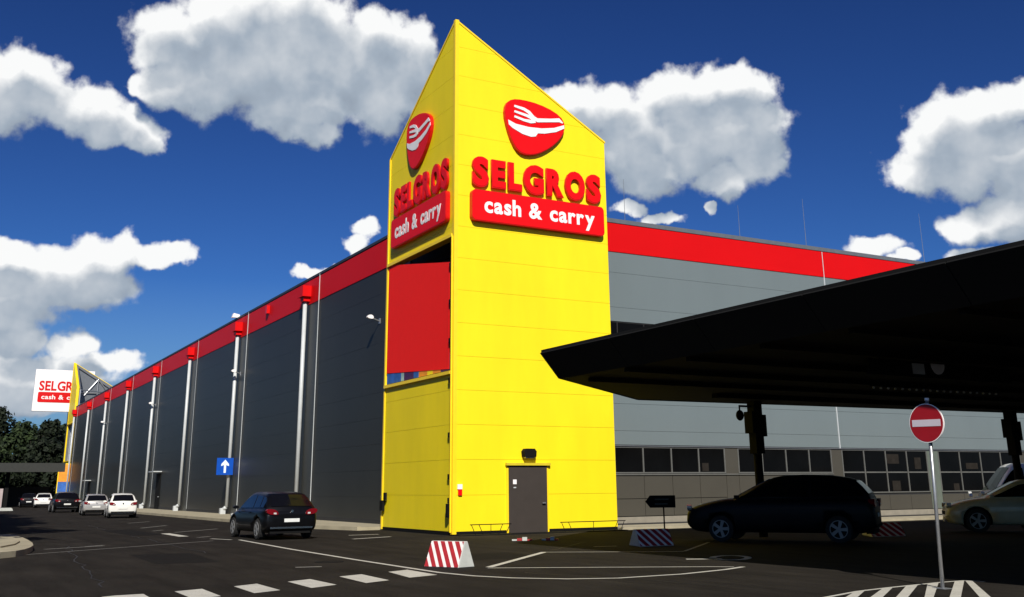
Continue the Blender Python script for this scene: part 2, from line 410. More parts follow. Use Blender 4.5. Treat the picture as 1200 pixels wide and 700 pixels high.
def flat(pts, z=.004, name='road_marking', m='mark'):
    bm = bmesh.new(); top = [bm.verts.new((p[0], p[1], z)) for p in pts]
    f = bm.faces.new(top)
    if f.normal.z < 0 or True:
        f.normal_update()
        if f.normal.z < 0: f.normal_flip()
    me = obj(name, bm, m, lot, normals=False); return me

def gp(*uv): return [G(u, v)[:2] for u, v in uv]
dashes = [((118, 700), (135.5, 698.3), (168, 696.4), (176, 701), (150, 704)),
          ((204.5, 693.5), (236.8, 690.4), (259, 699), (227, 702.5)), ((274, 687.5), (301, 684.4), (328.6, 692), (298, 695.5)),
          ((337, 682), (363.5, 679), (394.5, 685.6), (365, 689.4)), ((397.7, 676), (423.6, 673.3), (456, 680.3), (429, 683.6)),
          ((455, 670.5), (477.5, 668), (512.5, 674), (480, 677.3))]
for d in dashes: flat(gp(*d), name='crossing_block')
def line(uv, w, m='mark', z=.004, name='road_line'):
    pts = gp(*uv); flat(stroke([tuple(p) for p in pts], w), z, name, m)
line([(247, 631.6), (271, 632.8)], .13, 'mark')
cv = [(280.5, 632.9), (340.6, 643.8), (416.6, 656.2), (480, 666), (515, 671.3), (555, 675.2), (600, 677.6), (665, 678.8), (725, 677.8), (800, 673), (850, 667.8), (871, 664.5)]
line(cv, .12, 'mark', name='curved_road_line')
line([(571.5, 666.2), (700, 665.4), (837.7, 664.7), (860, 664.9)], .10, 'mark', .008)
line([(573, 665.5), (638, 647.6)], .16, 'mark', .012)
line([(639, 647.4), (720, 647), (801, 646.6)], .09, 'mark')
line([(802, 646.5), (830.6, 636)], .09, 'mark_old', .008)
line([(696, 641), (723, 640.2)], .14, 'mark_old')
line([(804, 655.6), (846, 655.3)], .22, 'mark')
el = [(856+21*math.cos(t), 654.2+2.6*math.sin(t)) for t in [i*math.pi/8 for i in range(-8, 8)]]
line(el, .16, 'mark', .008)
line([(346, 665.2), (377, 664.4)], .2, 'mark_old')
line([(193.4, 625.4), (215.6, 629)], .35, 'mark')
for a, b, m in (((165, 619.2), (195, 616), 'mark_old'), ((179, 622.6), (191, 621.4), 'mark_old'), ((204.5, 624.2), (255, 620), 'mark_old'),
                ((231.4, 630.2), (245.7, 629), 'mark_old'), ((408.7, 627.6), (443.6, 626.4), 'mark'), ((413.5, 632), (457.8, 629.2), 'mark'),
                ((100, 640.7), (122, 639.2), 'mark_old'), ((52, 644), (121, 640), 'mark_old'), ((150, 613.5), (175, 611.5), 'mark_old')):
    line([a, b], .16, m)
line([(0, 652.5), (120, 643.5), (250, 634)], .10, 'mark_old', .003)
hl = [(940, 705.5), (970, 700), (1005, 693.4), (1040, 689.2), (1075, 685.6), (1105, 682.6), (1132, 680.6), (1154, 682.2)]
line(hl, .085, 'mark', .004, 'hatched_area_edge')
for q in (((1001, 694.5), (1015, 691.7), (1001, 704), (982, 706)), ((1034, 690.5), (1047, 688.4), (1032, 703), (1014, 705)),
          ((1062, 687.3), (1076, 685.8), (1063, 702), (1047, 704)), ((1087, 684.8), (1100, 683.4), (1094, 701), (1083, 703)),
          ((1119, 681.6), (1130, 681), (1126, 701), (1112, 703)), ((1131, 681), (1139, 681), (1164, 703), (1152, 705))):
    flat(gp(*q), .008, 'hatch_bar')

M['tar'] = mat('bitumen_seal', (.008, .008, .008), rough=.7)
M['patch'] = mat('asphalt_repair', (.012, .011, .010), rough=.95, var=.3, scale=6, spec=.08, bump=.4)
M['patch_lt'] = mat('older_asphalt_repair', (.030, .027, .023), rough=.95, var=.3, scale=6, spec=.08, bump=.4)
rc2 = random.Random(11)
def crack(x0, y0, x1, y1, n=14, amp=.12, w=.03):
    pts = []
    for i in range(n+1):
        k = i/n; pts.append((x0+(x1-x0)*k+rc2.uniform(-amp, amp), y0+(y1-y0)*k+rc2.uniform(-amp, amp)))
    flat(stroke(pts, [w*rc2.uniform(.6, 1.4) for _ in pts]), .002, 'sealed_crack', 'tar')
crack(-16, -17.5, -8.8, -19.5); crack(-13.5, -14, -12.4, 1.5, 22); crack(-9.6, -5, -9.1, 22, 30, .1); crack(-6, -15.4, -4.4, -20.5, 10); crack(-4.8, -12.5, 1.2, -6.6, 12, .08, .022)
flat([(-11.6, -8.5), (-10.2, -8.7), (-10.0, -4.6), (-11.5, -4.4)], .0025, 'repair_patch', 'patch')
flat([(-5.2, -11.6), (-3.4, -11.9), (-3.1, -9.6), (-4.9, -9.4)], .0025, 'repair_patch', 'patch')
flat([(-9.4, 8), (-8.2, 8), (-8.3, 15), (-9.5, 15)], .0025, 'repair_patch', 'patch')
bm = bmesh.new(); tube(bm, (-8.1, -10.2, -.02), (-8.1, -10.2, .006), .33, 20); obj('manhole_cover', bm, 'steel_dk', lot)

# kerbed concrete walk along the long wall
bm = bmesh.new()
prism(bm, [(1.1, 6.7), (1.1, 125), (-2.35, 125), (-2.3, 60), (-2.1, 25), (-1.75, 10), (-.85, 6.7)], lambda u, w, t: (u, w, t), -.05, .13)
pv = obj('pavement', bm, 'concrete'); tag(pv, 'pale concrete pavement along the grey wall', kind='structure')
bm = bmesh.new()
xs = [(-2.35, 125), (-2.3, 60), (-2.1, 25), (-1.75, 10), (-.85, 6.7)]
for (a, b), (c, d) in zip(xs, xs[1:]): prism(bm, [(a, b), (c, d), (c-.14, d), (a-.14, b)], lambda u, w, t: (u, w, t), -.04, .145)
obj('kerb', bm, 'concrete', pv)
bm = bmesh.new()
isl = [(p[0], p[1]) for p in [G(-60, 630, .15), G(0, 626.5, .15), G(16, 626, .15), G(30, 631, .15), G(41, 638, .15), G(33, 643, .15), G(14, 646.5, .15), G(-60, 652, .15)]]
prism(bm, smooth_poly(isl, 1), lambda u, w, t: (u, w, t), -.05, .15)
ki = obj('kerb_island', bm, 'concrete'); tag(ki, 'pale concrete kerbed traffic island', kind='structure')
bm = bmesh.new()
prism(bm, smooth_poly([(p[0], p[1]) for p in [G(-40, 634, .15), G(10, 630, .15), G(26, 634, .15), G(14, 641, .15), G(-40, 646, .15)]], 1), lambda u, w, t: (u, w, t), .15, .19)
obj('island_slab', bm, 'concrete', ki)
# paved strip at the foot of the right hand wall
bm = B(7.05, 60, -.15, 2.0, -.05, .10); pv2 = obj('pavement_strip', bm, 'concrete'); tag(pv2, 'narrow concrete strip at the foot of the hall wall', kind='structure')
bm = B(-.02, 7.05, -.62, -.06, -.03, .03); pv3 = obj('tower_apron', bm, 'steel_dk'); tag(pv3, 'dark base strip under the yellow tower', kind='structure')

# ------------------------------------------------------------------ the hall
XW, YF, ZR = 1.105, 2.025, 12.93
hall = thing('market_hall', 'long grey metal-clad market hall with a red band under its roof', 'building', (20, 60, 0))
HL = Vector((20, 60, 0))
def hobj(name, bm, m, parent=None, **k):
    """a hall piece given in world coordinates"""
    if parent is None: bmesh.ops.translate(bm, verts=bm.verts[:], vec=-HL); parent = hall
    else: bmesh.ops.translate(bm, verts=bm.verts[:], vec=-HL)
    return obj(name, bm, m, parent, **k)
YE = 121.5
bm = bmesh.new(); box(bm, XW+.051, 60, YF+.051, YE, 0, ZR-.25); hobj('wall', bm, 'backing')
hobj('roof', B(XW+.02, 60, YF+.02, YE, ZR-.2, ZR-.02), 'roof')
hobj('coping', B(XW-.06, XW+.12, YF-.06, YE, ZR-.10, ZR+.03), 'coping_dk')
hobj('coping', B(XW+.12, 60, YF-.06, YF+.12, ZR-.16, ZR+.03), 'coping')
P0, DP = 20.6823, 14.3241
ys = [YF] + [P0+DP*k for k in range(8)]
# long left wall: panels bay by bay
zrow = [.13+1.13*i for i in range(11)]; zrow[-1] = 11.43
for k in range(len(ys)-1):
    ya, yb = ys[k], ys[k+1]
    if k == 0: ya = 6.7
    yb_ = yb-1.75
    for i in range(10):
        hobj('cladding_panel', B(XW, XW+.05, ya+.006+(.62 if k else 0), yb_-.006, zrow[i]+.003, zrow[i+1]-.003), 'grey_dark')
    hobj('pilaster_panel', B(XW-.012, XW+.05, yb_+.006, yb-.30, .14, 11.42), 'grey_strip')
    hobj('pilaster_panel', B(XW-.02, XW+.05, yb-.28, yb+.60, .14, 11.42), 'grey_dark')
hobj('cladding_panel', B(XW, XW+.05, ys[-1]+.62, YE, .14, 11.42), 'grey_dark')
for k in range(len(ys)-1):
    a = ys[k] if k else 6.7
    hobj('red_panel', B(XW-.03, XW+.05, a+.008, ys[k+1]-.008, 11.44, 12.80), 'red_band')
hobj('red_panel', B(XW-.03, XW+.05, ys[-1], YE, 11.44, 12.80), 'red_band')
hobj('plinth', B(XW-.01, XW+.05, 6.7, YE, .13, .30), 'backing')
for k in range(8):
    y = P0+DP*k
    bm = bmesh.new(); tube(bm, (XW-.22, y, .55), (XW-.22, y, 11.75), .115, 10); tube(bm, (XW-.22, y, .58), (XW-.40, y+.25, .40), .115, 10)
    p = hobj('downpipe', bm, 'pipe', smooth=True)
    hobj('pipe_shoe', B(XW-.58, XW-.25, y+.10, y+.42, .12, .50), 'pipe', p)
    bm = bmesh.new(); box(bm, XW-.52, XW-.03, y-.42, y+.42, 11.85, 12.45)
    box(bm, XW-.40, XW-.03, y-.26, y+.26, 11.60, 11.85)
    hobj('rain_hopper', bm, 'red_band')
    bm = bmesh.new(); tube(bm, (XW-.05, y-1.85, .3), (XW-.05, y-1.85, 12.9), .022 if k < 2 else .013, 5); hobj('conductor_cable', bm, 'pipe')
# right hand facade
bays = [(8.2, 14.61), (14.61, 21.02), (21.02, 28.0), (28.0, 35.2), (35.2, 42.4)]
hobj('red_panel', B(7.2, 21.25, YF-.03, YF+.05, 11.47, 12.76), 'red_band')
hobj('red_panel', B(21.29, 35.4, YF-.03, YF+.05, 11.47, 12.76), 'red_band')
hobj('red_panel', B(35.44, 60, YF-.03, YF+.05, 11.47, 12.76), 'red_band')
rows = [3.27, 3.84, 4.95, 6.10, 7.30, 8.42, 9.03, 10.55, 11.45]
for xa, xb in ((7.2, 21.25), (21.29, 35.4), (35.44, 60)):
    for i in range(len(rows)-1):
        if xa < 8 and 7.2 < rows[i] < 8.4:
            hobj('cladding_panel', B(14.4, xb, YF, YF+.05, rows[i]+.012, rows[i+1]-.012), 'grey_mid'); continue
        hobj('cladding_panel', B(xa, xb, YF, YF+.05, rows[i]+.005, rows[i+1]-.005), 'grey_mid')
for x in (21.27, 35.42): hobj('joint_trim', B(x-.025, x+.025, YF-.03, YF+.02, 3.2, 12.8), 'pipe')
hobj('drip_trim', B(7.1, 60, YF-.05, YF+.05, 3.21, 3.25), 'coping')
# clerestory ribbon beside the tower
rb = hobj('window', B(7.4, 14.38, YF+.03, YF+.055, 7.33, 8.40), 'interior')
for i in range(5):
    x = 8.75+1.4*i; hobj('pane', B(x-1.36, x-.03, YF+.0, YF+.025, 7.36, 8.37), 'glass', rb)
def win(x0, x1, z0, z1, n, rows_=1):
    f = bmesh.new()
    box(f, x0, x1, YF-.005, YF+.05, z0, z0+.05); box(f, x0, x1, YF-.005, YF+.05, z1-.05, z1)
    step = (x1-x0)/n
    for i in range(n+1): box(f, x0+i*step-(.03 if 0 < i < n else (0 if i == 0 else .06)), x0+i*step+(.03 if 0 < i < n else (.06 if i == 0 else 0)), YF-.002, YF+.05, z0+.05, z1-.05)
    zm = z0
    if rows_ == 2:
        zm = (z0+z1)/2-.05
        for i in range(n): box(f, x0+i*step+.062, x0+(i+1)*step-.062, YF, YF+.05, zm-.03, zm+.03)
    w = hobj('window', f, 'frame')
    for i in range(n):
        spans = [(z0+.05, z1-.05)] if rows_ == 1 else [(z0+.05, zm-.03), (zm+.03, z1-.05)]
        for a, b in spans: hobj('pane', B(x0+i*step+.035, x0+(i+1)*step-.035, YF+.03, YF+.045, a, b), 'glass', w)
def reflection(x0, x1, z0, z1, label=None):  # a window reflection imitated by a thin dim box before the glass
    hobj('painted_reflection', B(x0, x1, YF+.012, YF+.028, z0, z1), 'dim_reflection')
def low_panels(x0, x1, zt, n):
    st = (x1-x0)/n
    for i in range(n):
        for a, b in ((.42, 1.11), (1.11, zt)):
            if b-a < .2: continue
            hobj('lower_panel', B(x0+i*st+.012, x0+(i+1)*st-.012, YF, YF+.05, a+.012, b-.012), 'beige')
for i, (x0, x1) in enumerate(bays):
    two = i >= 2
    xa = x0+.38 if i else 8.35
    xb = x1-.38 if i < 2 else x1-.35
    if i == 0: xb = 14.25
    if i == 1: xa, xb = 14.97, 20.69
    if i == 2: xa, xb = 21.35, 27.24
    if i == 3: xa, xb = 28.05, 34.5
    win(xa, xb, 1.2 if two else 2.12, 3.2, 4, 2 if two else 1)
    low_panels(xa, xb, 1.18 if two else 2.10, 4)
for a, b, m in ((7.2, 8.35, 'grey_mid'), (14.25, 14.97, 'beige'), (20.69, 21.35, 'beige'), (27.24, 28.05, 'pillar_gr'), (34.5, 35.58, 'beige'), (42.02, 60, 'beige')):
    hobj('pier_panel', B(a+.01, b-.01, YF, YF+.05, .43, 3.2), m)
hobj('sill', B(8.35, 20.69, YF-.05, YF-.008, 2.05, 2.10), 'frame')
hobj('base_course', B(7.1, 60, YF-.04, YF+.05, .10, .40), 'base_white')
hobj('drain_channel', B(7.1, 60, YF-.10, YF-.045, .10, .16), 'backing')
for a in ((24.35, 25.2, 2.55, 3.0), (24.6, 25.15, 1.28, 1.75), (26.3, 26.75, 2.3, 2.85), (29.0, 29.4, 1.26, 1.6), (12.95, 13.3, 2.2, 2.55), (30.1, 31.0, 2.3, 2.6)): reflection(*a)
# doors in the long wall
for y, h in ((59.1, 3.0), (100.9, 2.7)):
    f = hobj('door', B(XW-.05, XW-.01, y-.85, y+.85, .14, h), 'black')
    hobj('handle', B(XW-.09, XW-.05, y-.7, y-.55, 1.1, 1.15), 'pipe', f)
    hobj('door_hood', B(XW-.7, XW-.01, y-1.1, y+1.1, h+.12, h+.2), 'pipe')
hobj('siren', B(XW-.22, XW-.03, 28.3, 28.6, 12.1, 12.6), 'red_side')

def vane(name, x, y, z0, z1, label, group):
    t = thing(name, label, 'lightning rod', (x, y, z0), 0, group)
    bm = bmesh.new(); tube(bm, (0, 0, .1), (0, 0, z1-z0), .016, 5, .007); obj('rod', bm, 'coping', t)
    obj('foot', B(-.2, .2, -.2, .2, -.02, .12), 'concrete', t)
for (x, y, z1, lb) in ((10.8, 4, 15.6, 'thin lightning rod on the hall roof nearest the yellow tower'), (17.8, 4, 15.2, 'short lightning rod on the hall roof, second from the tower'),
                       (22.3, 4, 16.1, 'tall lightning rod on the hall roof just right of the white wall joint'), (31.3, 4, 16.4, 'thin lightning rod on the hall roof where the black canopy edge meets it')):
    vane('lightning_rod', x, y, 12.91, z1, lb, 'lightning rods on the hall roof')

def wall_lamp(y, z, label, big=.52, x=XW):
    t = thing('wall_lamp', label, 'wall lamp', (x, y, z), 0, 'lamps bracketed off the long grey wall')
    bm = bmesh.new(); tube(bm, (-.02, 0, 0), (-.75*big, 0, .12), .03, 6); obj('bracket', bm, 'steel', t)
    bm = bmesh.new(); prism(bm, smooth_poly([(-1.25*big, .10), (-.7*big, .06), (-.62*big, .16), (-.8*big, .26), (-1.15*big, .24)], 1), lambda u, w, q: (u, q, w), -.16*big, .16*big)
    obj('lamp_head', bm, 'white_sign', t)
    obj('wall_plate', B(-.03, 0, -.08, .08, -.12, .12), 'steel', t)
wall_lamp(10.1, 9.05, 'grey floodlight high on the wall beside the yellow tower')
wall_lamp(34.4, 9.0, 'grey floodlight by the downpipe above the blue arrow sign')
wall_lamp(63.2, 9.0, 'grey floodlight by the downpipe right after the far grey door')
wall_lamp(92.0, 9.0, 'small grey floodlight farthest along the long wall')
t = thing('roof_lamp', 'small white lamp standing on the roof edge of the long wall', 'lamp', (XW, 36.2, ZR+.03))
bm = bmesh.new(); prism(bm, [(-.4, 0), (.15, 0), (.1, .22), (-.3, .3)], lambda u, w, q: (u, q, w), -.15, .15); obj('lamp_head', bm, 'white_sign', t)

# ------------------------------------------------------------------ yellow towers
TW, TL, TH, TE = 7.0, 6.6, 19.7, 15.62      # width, left depth, corner height, eaves height
def tower(name, label, Y, sy, near=True):
    """corner at (0, Y); gable face along +X, side face along sy*Y away from the corner"""
    t = thing(name, label, 'tower', (0 if near else 1.0, Y, 0)); BW = 'yellow_dark' if near else 'coping'
    face = [(0, 0), (TW, 0), (TW, TE), (0, TH)]; side = [(0, 0), (TL, 0), (TL, TE), (0, TH)]
    fr1 = lambda u, w, q: (u, -sy*q, w); fr2 = lambda u, w, q: (-q, sy*u, w)
    bm = bmesh.new()
    # backing walls (the side face has an opening)
    prism(bm, [(.16, .02), (TW-.02, .02), (TW-.02, TE-.02), (.16, TH-.15)], fr1, -.30, -.045)
    obj('back_wall', bm, BW, t)
    bm = bmesh.new()
    prism(bm, [(.31, .02), (TL-.02, .02), (TL-.02, 5.72), (.31, 5.72)], fr2, -.30, -.045)
    prism(bm, [(.31, 10.9), (TL-.02, 10.9), (TL-.02, TE-.02), (.31, TH-.25)], fr2, -.30, -.045)
    obj('back_wall', bm, BW, t)
    n = 16; dz = 1.23
    hol1 = (2.16, 3.92, 2.44)
    for i in range(17):
        z0, z1 = i*dz+.13, (i+1)*dz+.13-.009
        spans = [(.14, TW)]
        if near and z0 < hol1[2]: spans = [(.14, hol1[0]), (hol1[1], TW)]
        for a, b in spans:
            q = band_poly(face, z0, z1, a, b)
            if near and z0 < hol1[2] < z1: pass
            if q and len(q) > 2:
                bm = bmesh.new(); prism(bm, q, fr1, -.045, 0); obj('cladding_panel', bm, 'yellow', t)
        if near and z0 < hol1[2] < z1:
            bm = bmesh.new(); prism(bm, band_poly(face, hol1[2]+.01, z1, hol1[0]+.005, hol1[1]-.005), fr1, -.045, 0) if z1-hol1[2] > .05 else None
            if len(bm.faces): obj('cladding_panel', bm, 'yellow', t)
            else: bm.free()
        for a, b in ((z0, z1),):
            lo, hi = a, b
            if hi <= 5.75 or lo >= 10.9: segs = [(lo, hi)]
            elif lo < 5.75: segs = [(lo, 5.75)]
            elif hi > 10.9: segs = [(10.9, hi)]
            else: segs = []
            for s0, s1 in segs:
                if s1-s0 < .05: continue
                q = band_poly(side, s0, s1, .14, TL-.13)
                if q:
                    bm = bmesh.new(); prism(bm, q, fr2, -.045, 0); obj('cladding_panel', bm, 'yellow', t)
    bm = bmesh.new(); prism(bm, [(.13, 0), (TW, 0), (TW, .125), (.13, .125)], fr1, -.044, -.004); obj('plinth', bm, 'black', t)
    bm = bmesh.new(); prism(bm, [(.13, 0), (TL, 0), (TL, .125), (.13, .125)], fr2, -.044, -.004); obj('plinth', bm, 'black', t)
    # corner and edge trims
    obj('corner_trim', B(-.04, .12, (-.04 if sy > 0 else -.12), (.12 if sy > 0 else .04), .04, TH+.03), 'yellow_trim', t)
    bm = bmesh.new(); prism(bm, [(TL-.12, .04), (TL, .04), (TL, TE+.04), (TL-.12, TE+.10)], fr2, -.32, .04); obj('edge_trim', bm, 'yellow_trim', t)
    bm = bmesh.new(); prism(bm, [(.12, TH-.10), (TW+.03, TE-.04), (TW+.03, TE+.04), (.12, TH-.02)], fr1, -.33, .03); obj('verge_trim', bm, 'yellow_trim', t)
    bm = bmesh.new(); prism(bm, [(.12, TH-.12), (TL-.01, TE-.02), (TL-.01, TE+.08), (.12, TH-.02)], fr2, -.31, .03); obj('verge_trim', bm, 'yellow_trim', t)
    # opening frame, dark inside
    bm = bmesh.new()
    prism(bm, [(.14, 5.62), (TL-.12, 5.62), (TL-.12, 5.74), (.14, 5.74)], fr2, -.3, .10); obj('opening_frame', bm, 'yellow_trim', t)
    bm = bmesh.new(); prism(bm, [(.14, 10.78), (TL-.12, 10.78), (TL-.12, 10.9), (.14, 10.9)], fr2, -.3, .08)
    obj('opening_frame', bm, 'yellow_trim', t)
    bm = bmesh.new()
    prism(bm, [(.3, 5.76), (TL-.15, 5.76), (TL-.15, 10.76), (.3, 10.76)], fr2, -.95, -.9)
    obj('opening_back', bm, 'interior', t)
    bm = bmesh.new()
    for z in (6.8, 8.0, 9.2, 10.3): prism(bm, [(.3, z), (TL-.15, z), (TL-.15, z+.08), (.3, z+.08)], fr2, -.6, -.5)
    obj('banner_rails', bm, 'steel_dk', t)
    # steel truss that braces the two faces
    bm = bmesh.new()
    def T(a, b, r=.08): tube(bm, (a[0], sy*a[1], a[2]), (b[0], sy*b[1], b[2]), r, 6)
    T((.5, .5, 0), (.5, .5, TH-.6), .12); T((TW-.3, .5, 0), (TW-.3, .5, TE-.3), .12); T((.5, TL-.3, 0), (.5, TL-.3, TE-.3), .12)
    T((.5, .5, TH-.6), (TW-.3, .5, TE-.3), .1); T((.5, .5, TH-.6), (.5, TL-.3, TE-.3), .1)
    T((.5, .5, 13.4), (TW-.3, .5, 13.4)); T((.5, .5, 13.4), (.5, TL-.3, 13.4)); T((.5, TL-.3, 13.4), (TW-.3, .5, 13.4)); T((.5, TL-.3, TE-.3), (TW-.3, .5, TE-.3))
    T((.5, .5, 13.4), ((TW)/2, .5, 17.4)); T((TW-.3, .5, 13.4), (TW/2, .5, 17.4)); T((.5, .5, 15.4), (TW-.3, .5, 15.4)); T((3.5, .5, 13.4), (3.5, .5, 17.5), .06)
    obj('steel_truss', bm, 'steel', t)
    return t, fr1, fr2
near, fr1, fr2 = tower('yellow_tower', 'tall bright yellow clad corner tower with a pointed slanted top', 0, 1)
far, _, _ = tower('yellow_tower', 'distant yellow tower with open steel truss at the far end of the long wall', 128.8, -1, near=False)
# tower details: door, brackets
f = obj('door_frame', B(2.15, 3.93, -.03, .0, 0.02, 2.45), 'yellow_trim', near)
obj('hood', B(2.10, 3.98, -.14, -.032, 2.38, 2.47), 'yellow_dark', f)
d = obj('door', B(2.23, 3.85, -.06, -.032, .03, 2.37), 'door', near)
obj('sticker', B(2.40, 2.55, -.066, -.061, 1.72, 1.88), 'white_sign', d)
obj('sticker', B(2.42, 2.53, -.066, -.061, 1.58, 1.62), 'pipe', d)
bm = bmesh.new(); tube(bm, (3.72, -.07, 1.05), (3.72, -.14, 1.05), .02, 6); box(bm, 3.60, 3.74, -.15, -.12, 1.03, 1.07); obj('handle', bm, 'steel', d)
for z in (1.9, 3.35, 5.3, 6.75, 8.2, 9.6):
    obj('fixing_bracket', B(-.10, -.045, .10, .26, z, z+.18), 'black', near)
obj('cable_conduit', B(-.10, -.045, .05, .09, .1, 10.8), 'yellow_trim', near)
t = thing('junction_box', 'black cable junction box on the foot of the yellow tower corner', 'electrical box', (-.04, .12, .55), 0, 'black boxes low on the yellow tower')
bm = bmesh.new(); box(bm, -.14, -.002, -.05, .10, .05, .52); box(bm, -.10, -.002, -.03, .05, .53, .72); obj('housing', bm, 'black', t)
t = thing('junction_box', 'small black box low on the left edge of the yellow tower', 'electrical box', (-.04, 6.3, .75), 0, 'black boxes low on the yellow tower')
bm = bmesh.new(); box(bm, -.10, -.002, -.1, .2, 0, .4); box(bm, -.08, -.002, -.32, -.12, .42, .7); obj('housing', bm, 'black', t)
t = thing('alarm_box', 'small white and red alarm box beside the tower corner', 'alarm box', (.26, -.001, 1.35), 0)
obj('red_housing', B(-.07, .07, -.07, 0, 0, .20), 'red_sign', t); obj('white_cover', B(-.10, .08, -.06, 0, .21, .38), 'white_sign', t)
t = thing('security_lamp', 'black bulkhead lamp on the yellow wall above the door', 'lamp', (3.05, 0, 2.66))
bm = bmesh.new(); prism(bm, [(-.24, .02), (.24, .02), (.26, .22), (.18, .32), (-.18, .32), (-.26, .22)], lambda u, w, q: (u, -q, w), .001, .26); obj('lamp_body', bm, 'black', t)
obj('lens', B(-.18, .18, -.2, -.06, -.02, .019), 'headlight', t)

# signs on the tower ------------------------------------------------
def rrect(x0, x1, z0, z1, r, n=5):
    pts = []
    for cx, cz, a0 in ((x1-r, z1-r, 0), (x0+r, z1-r, 90), (x0+r, z0+r, 180), (x1-r, z0+r, 270)):
        for i in range(n+1):
            a = R_(a0+90*i/n); pts.append((cx+r*math.cos(a), cz+r*math.sin(a)))
    return pts
LOGO = [(2.16, 16.47), (2.45, 16.71), (2.94, 16.77), (3.7, 16.72), (4.47, 16.51), (4.91, 16.2), (4.94, 15.75), (4.67, 15.3), (4.21, 14.88), (3.66, 14.55), (3.12, 14.42), (2.74, 14.51), (2.43, 14.9), (2.23, 15.45), (2.1, 16.02)]
def sign_set(fr, where):
    """fr(u, z, t): u along the face from its left end as read"""
    L = thing('cutlery_emblem_sign', 'red shield sign with white fork and knife on the %s' % where, 'sign', fr(3.5, 14.4, 0), 0, 'red shield emblems on the tower')
    o0 = Vector(fr(3.5, 14.4, 0)); f2 = lambda u, w, q: Vector(fr(u, w, q))-o0
    bm = bmesh.new(); prism(bm, smooth_poly(LOGO, 1), f2, .02, .17); obj('side_return', bm, 'red_side', L)
    bm = bmesh.new(); c = (3.5, 15.7); inner = [(c[0]+(p[0]-c[0])*.975, c[1]+(p[1]-c[1])*.975) for p in smooth_poly(LOGO, 1)]
    prism(bm, inner, f2, .17, .185); obj('shield_face', bm, 'red_sign', L)
    bm = bmesh.new()
    prism(bm, stroke([(4.83, 16.06), (4.66, 16.16), (4.24, 16.08), (3.62, 15.98), (3.42, 16.06), (3.22, 16.26), (2.98, 16.36), (2.54, 16.42)], [.05, .17, .15, .17, .17, .15, .13, .09]), f2, .185, .205)
    prism(bm, stroke([(3.36, 16.04), (3.1, 16.10), (2.54, 16.19)], [.16, .12, .09]), f2, .186, .207)
    prism(bm, stroke([(3.50, 15.95), (3.3, 15.87), (3.0, 15.88), (2.54, 15.97)], [.20, .15, .11, .09]), f2, .187, .209)
    obj('fork', bm, 'white_sign', L)
    bm = bmesh.new(); prism(bm, [(2.25, 15.78), (2.6, 15.66), (3.2, 15.62), (3.8, 15.66), (4.4, 15.78), (4.88, 15.98), (4.9, 15.84), (4.5, 15.62), (3.95, 15.46), (3.62, 15.42), (3.52, 15.27), (3.3, 15.22), (2.9, 15.28), (2.45, 15.46), (2.28, 15.58)], f2, .185, .206); obj('knife', bm, 'white_sign', L)
    o1 = Vector(fr(3.6, 12.85, 0)); f3 = lambda u, w, q: Vector(fr(u, w, q))-o1
    W = thing('name_sign', 'red raised SELGROS letters on the %s' % where, 'sign', o1, 0, 'red SELGROS letters on the tower')
    slots = [(0, .132), (.153, .266), (.284, .392), (.404, .562), (.582, .714), (.726, .878), (.890, 1)]
    um = lambda f: .68+5.98*f*(1+.10*f)/1.10
    for c, (a, b) in zip('SELGROS', slots):
        e_ = .045 if c in 'SGO' else 0
        lettering(c, W, f3, um(a), um(b), 12.86-e_, 14.02+e_, .05, .15, 'red_side', .06, .03)
        lettering(c, W, f3, um(a)+.045, um(b)-.045, 12.905-e_, 13.975+e_, .151, .162, 'red_sign', .05, .03, name='letter_face')
    o2 = Vector(fr(3.6, 11.45, 0)); f4 = lambda u, w, q: Vector(fr(u, w, q))-o2
    Bd = thing('slogan_board', 'red rounded board reading cash & carry on the %s' % where, 'sign', o2, 0, 'red cash & carry boards on the tower')
    bm = bmesh.new(); prism(bm, rrect(.62, 6.70, 11.44, 12.68, .18), f4, .02, .24); b = obj('board', bm, 'red_side', Bd)
    bm = bmesh.new(); prism(bm, rrect(.65, 6.67, 11.47, 12.65, .17), f4, .24, .252); obj('board_face', bm, 'red_sign', Bd)
    lettering('cash & carry', Bd, f4, 1.14, 6.22, 11.78, 12.44, .252, .265, 'white_sign', .032, .062)
sign_set(lambda u, w, q: (u, -q, w), 'sunny front tower face')
sign_set(lambda u, w, q: (-q*.8, 5.85-.90*(u-.62), w), 'narrow shaded side tower face')

# the red banner in the side opening, with the printed strip left bare under it
t = thing('advertising_banner', 'plain bright red banner hung in the side opening of the yellow tower', 'banner', (-.02, 3.3, 5.8))
bm = bmesh.new()
NB = 14
top = []; bot = []
for i in range(NB+1):
    k = i/NB; y = 6.38-(6.38-.36)*k
    zt = 10.86-1.02*k; zb = 6.24-.42*k
    top.append((y, zt)); bot.append((y, zb))
for i in range(NB):
    q = [bot[i], bot[i+1], top[i+1], top[i]]
    a = [bm.verts.new((.0, y-3.3, z-5.8)) for y, z in q]; b = [bm.verts.new((.012, y-3.3, z-5.8)) for y, z in q]
    bm.faces.new(a); bm.faces.new(b[::-1])
    for j in range(4): bm.faces.new((a[j], b[j], b[(j+1) % 4], a[(j+1) % 4]))
bmesh.ops.remove_doubles(bm, verts=bm.verts[:], dist=.0005)
obj('red_sheet', bm, 'banner', t)
bm = bmesh.new(); x = 6.36; mi = 0
seq = [('poster_blue', 1.0), ('poster_blue', .5), ('poster_cyan', .3), ('purple', .95), ('poster_blue', .5), ('orange', .8), ('yellow', .5), ('orange', .7), ('purple', .75)]
mats_ = ['poster_blue', 'poster_cyan', 'purple', 'orange', 'yellow']
for nm, w in seq:
    box(bm, .014, .022, x-w-3.3, x-3.3, -.02, .62, mats_.index(nm)); x -= w
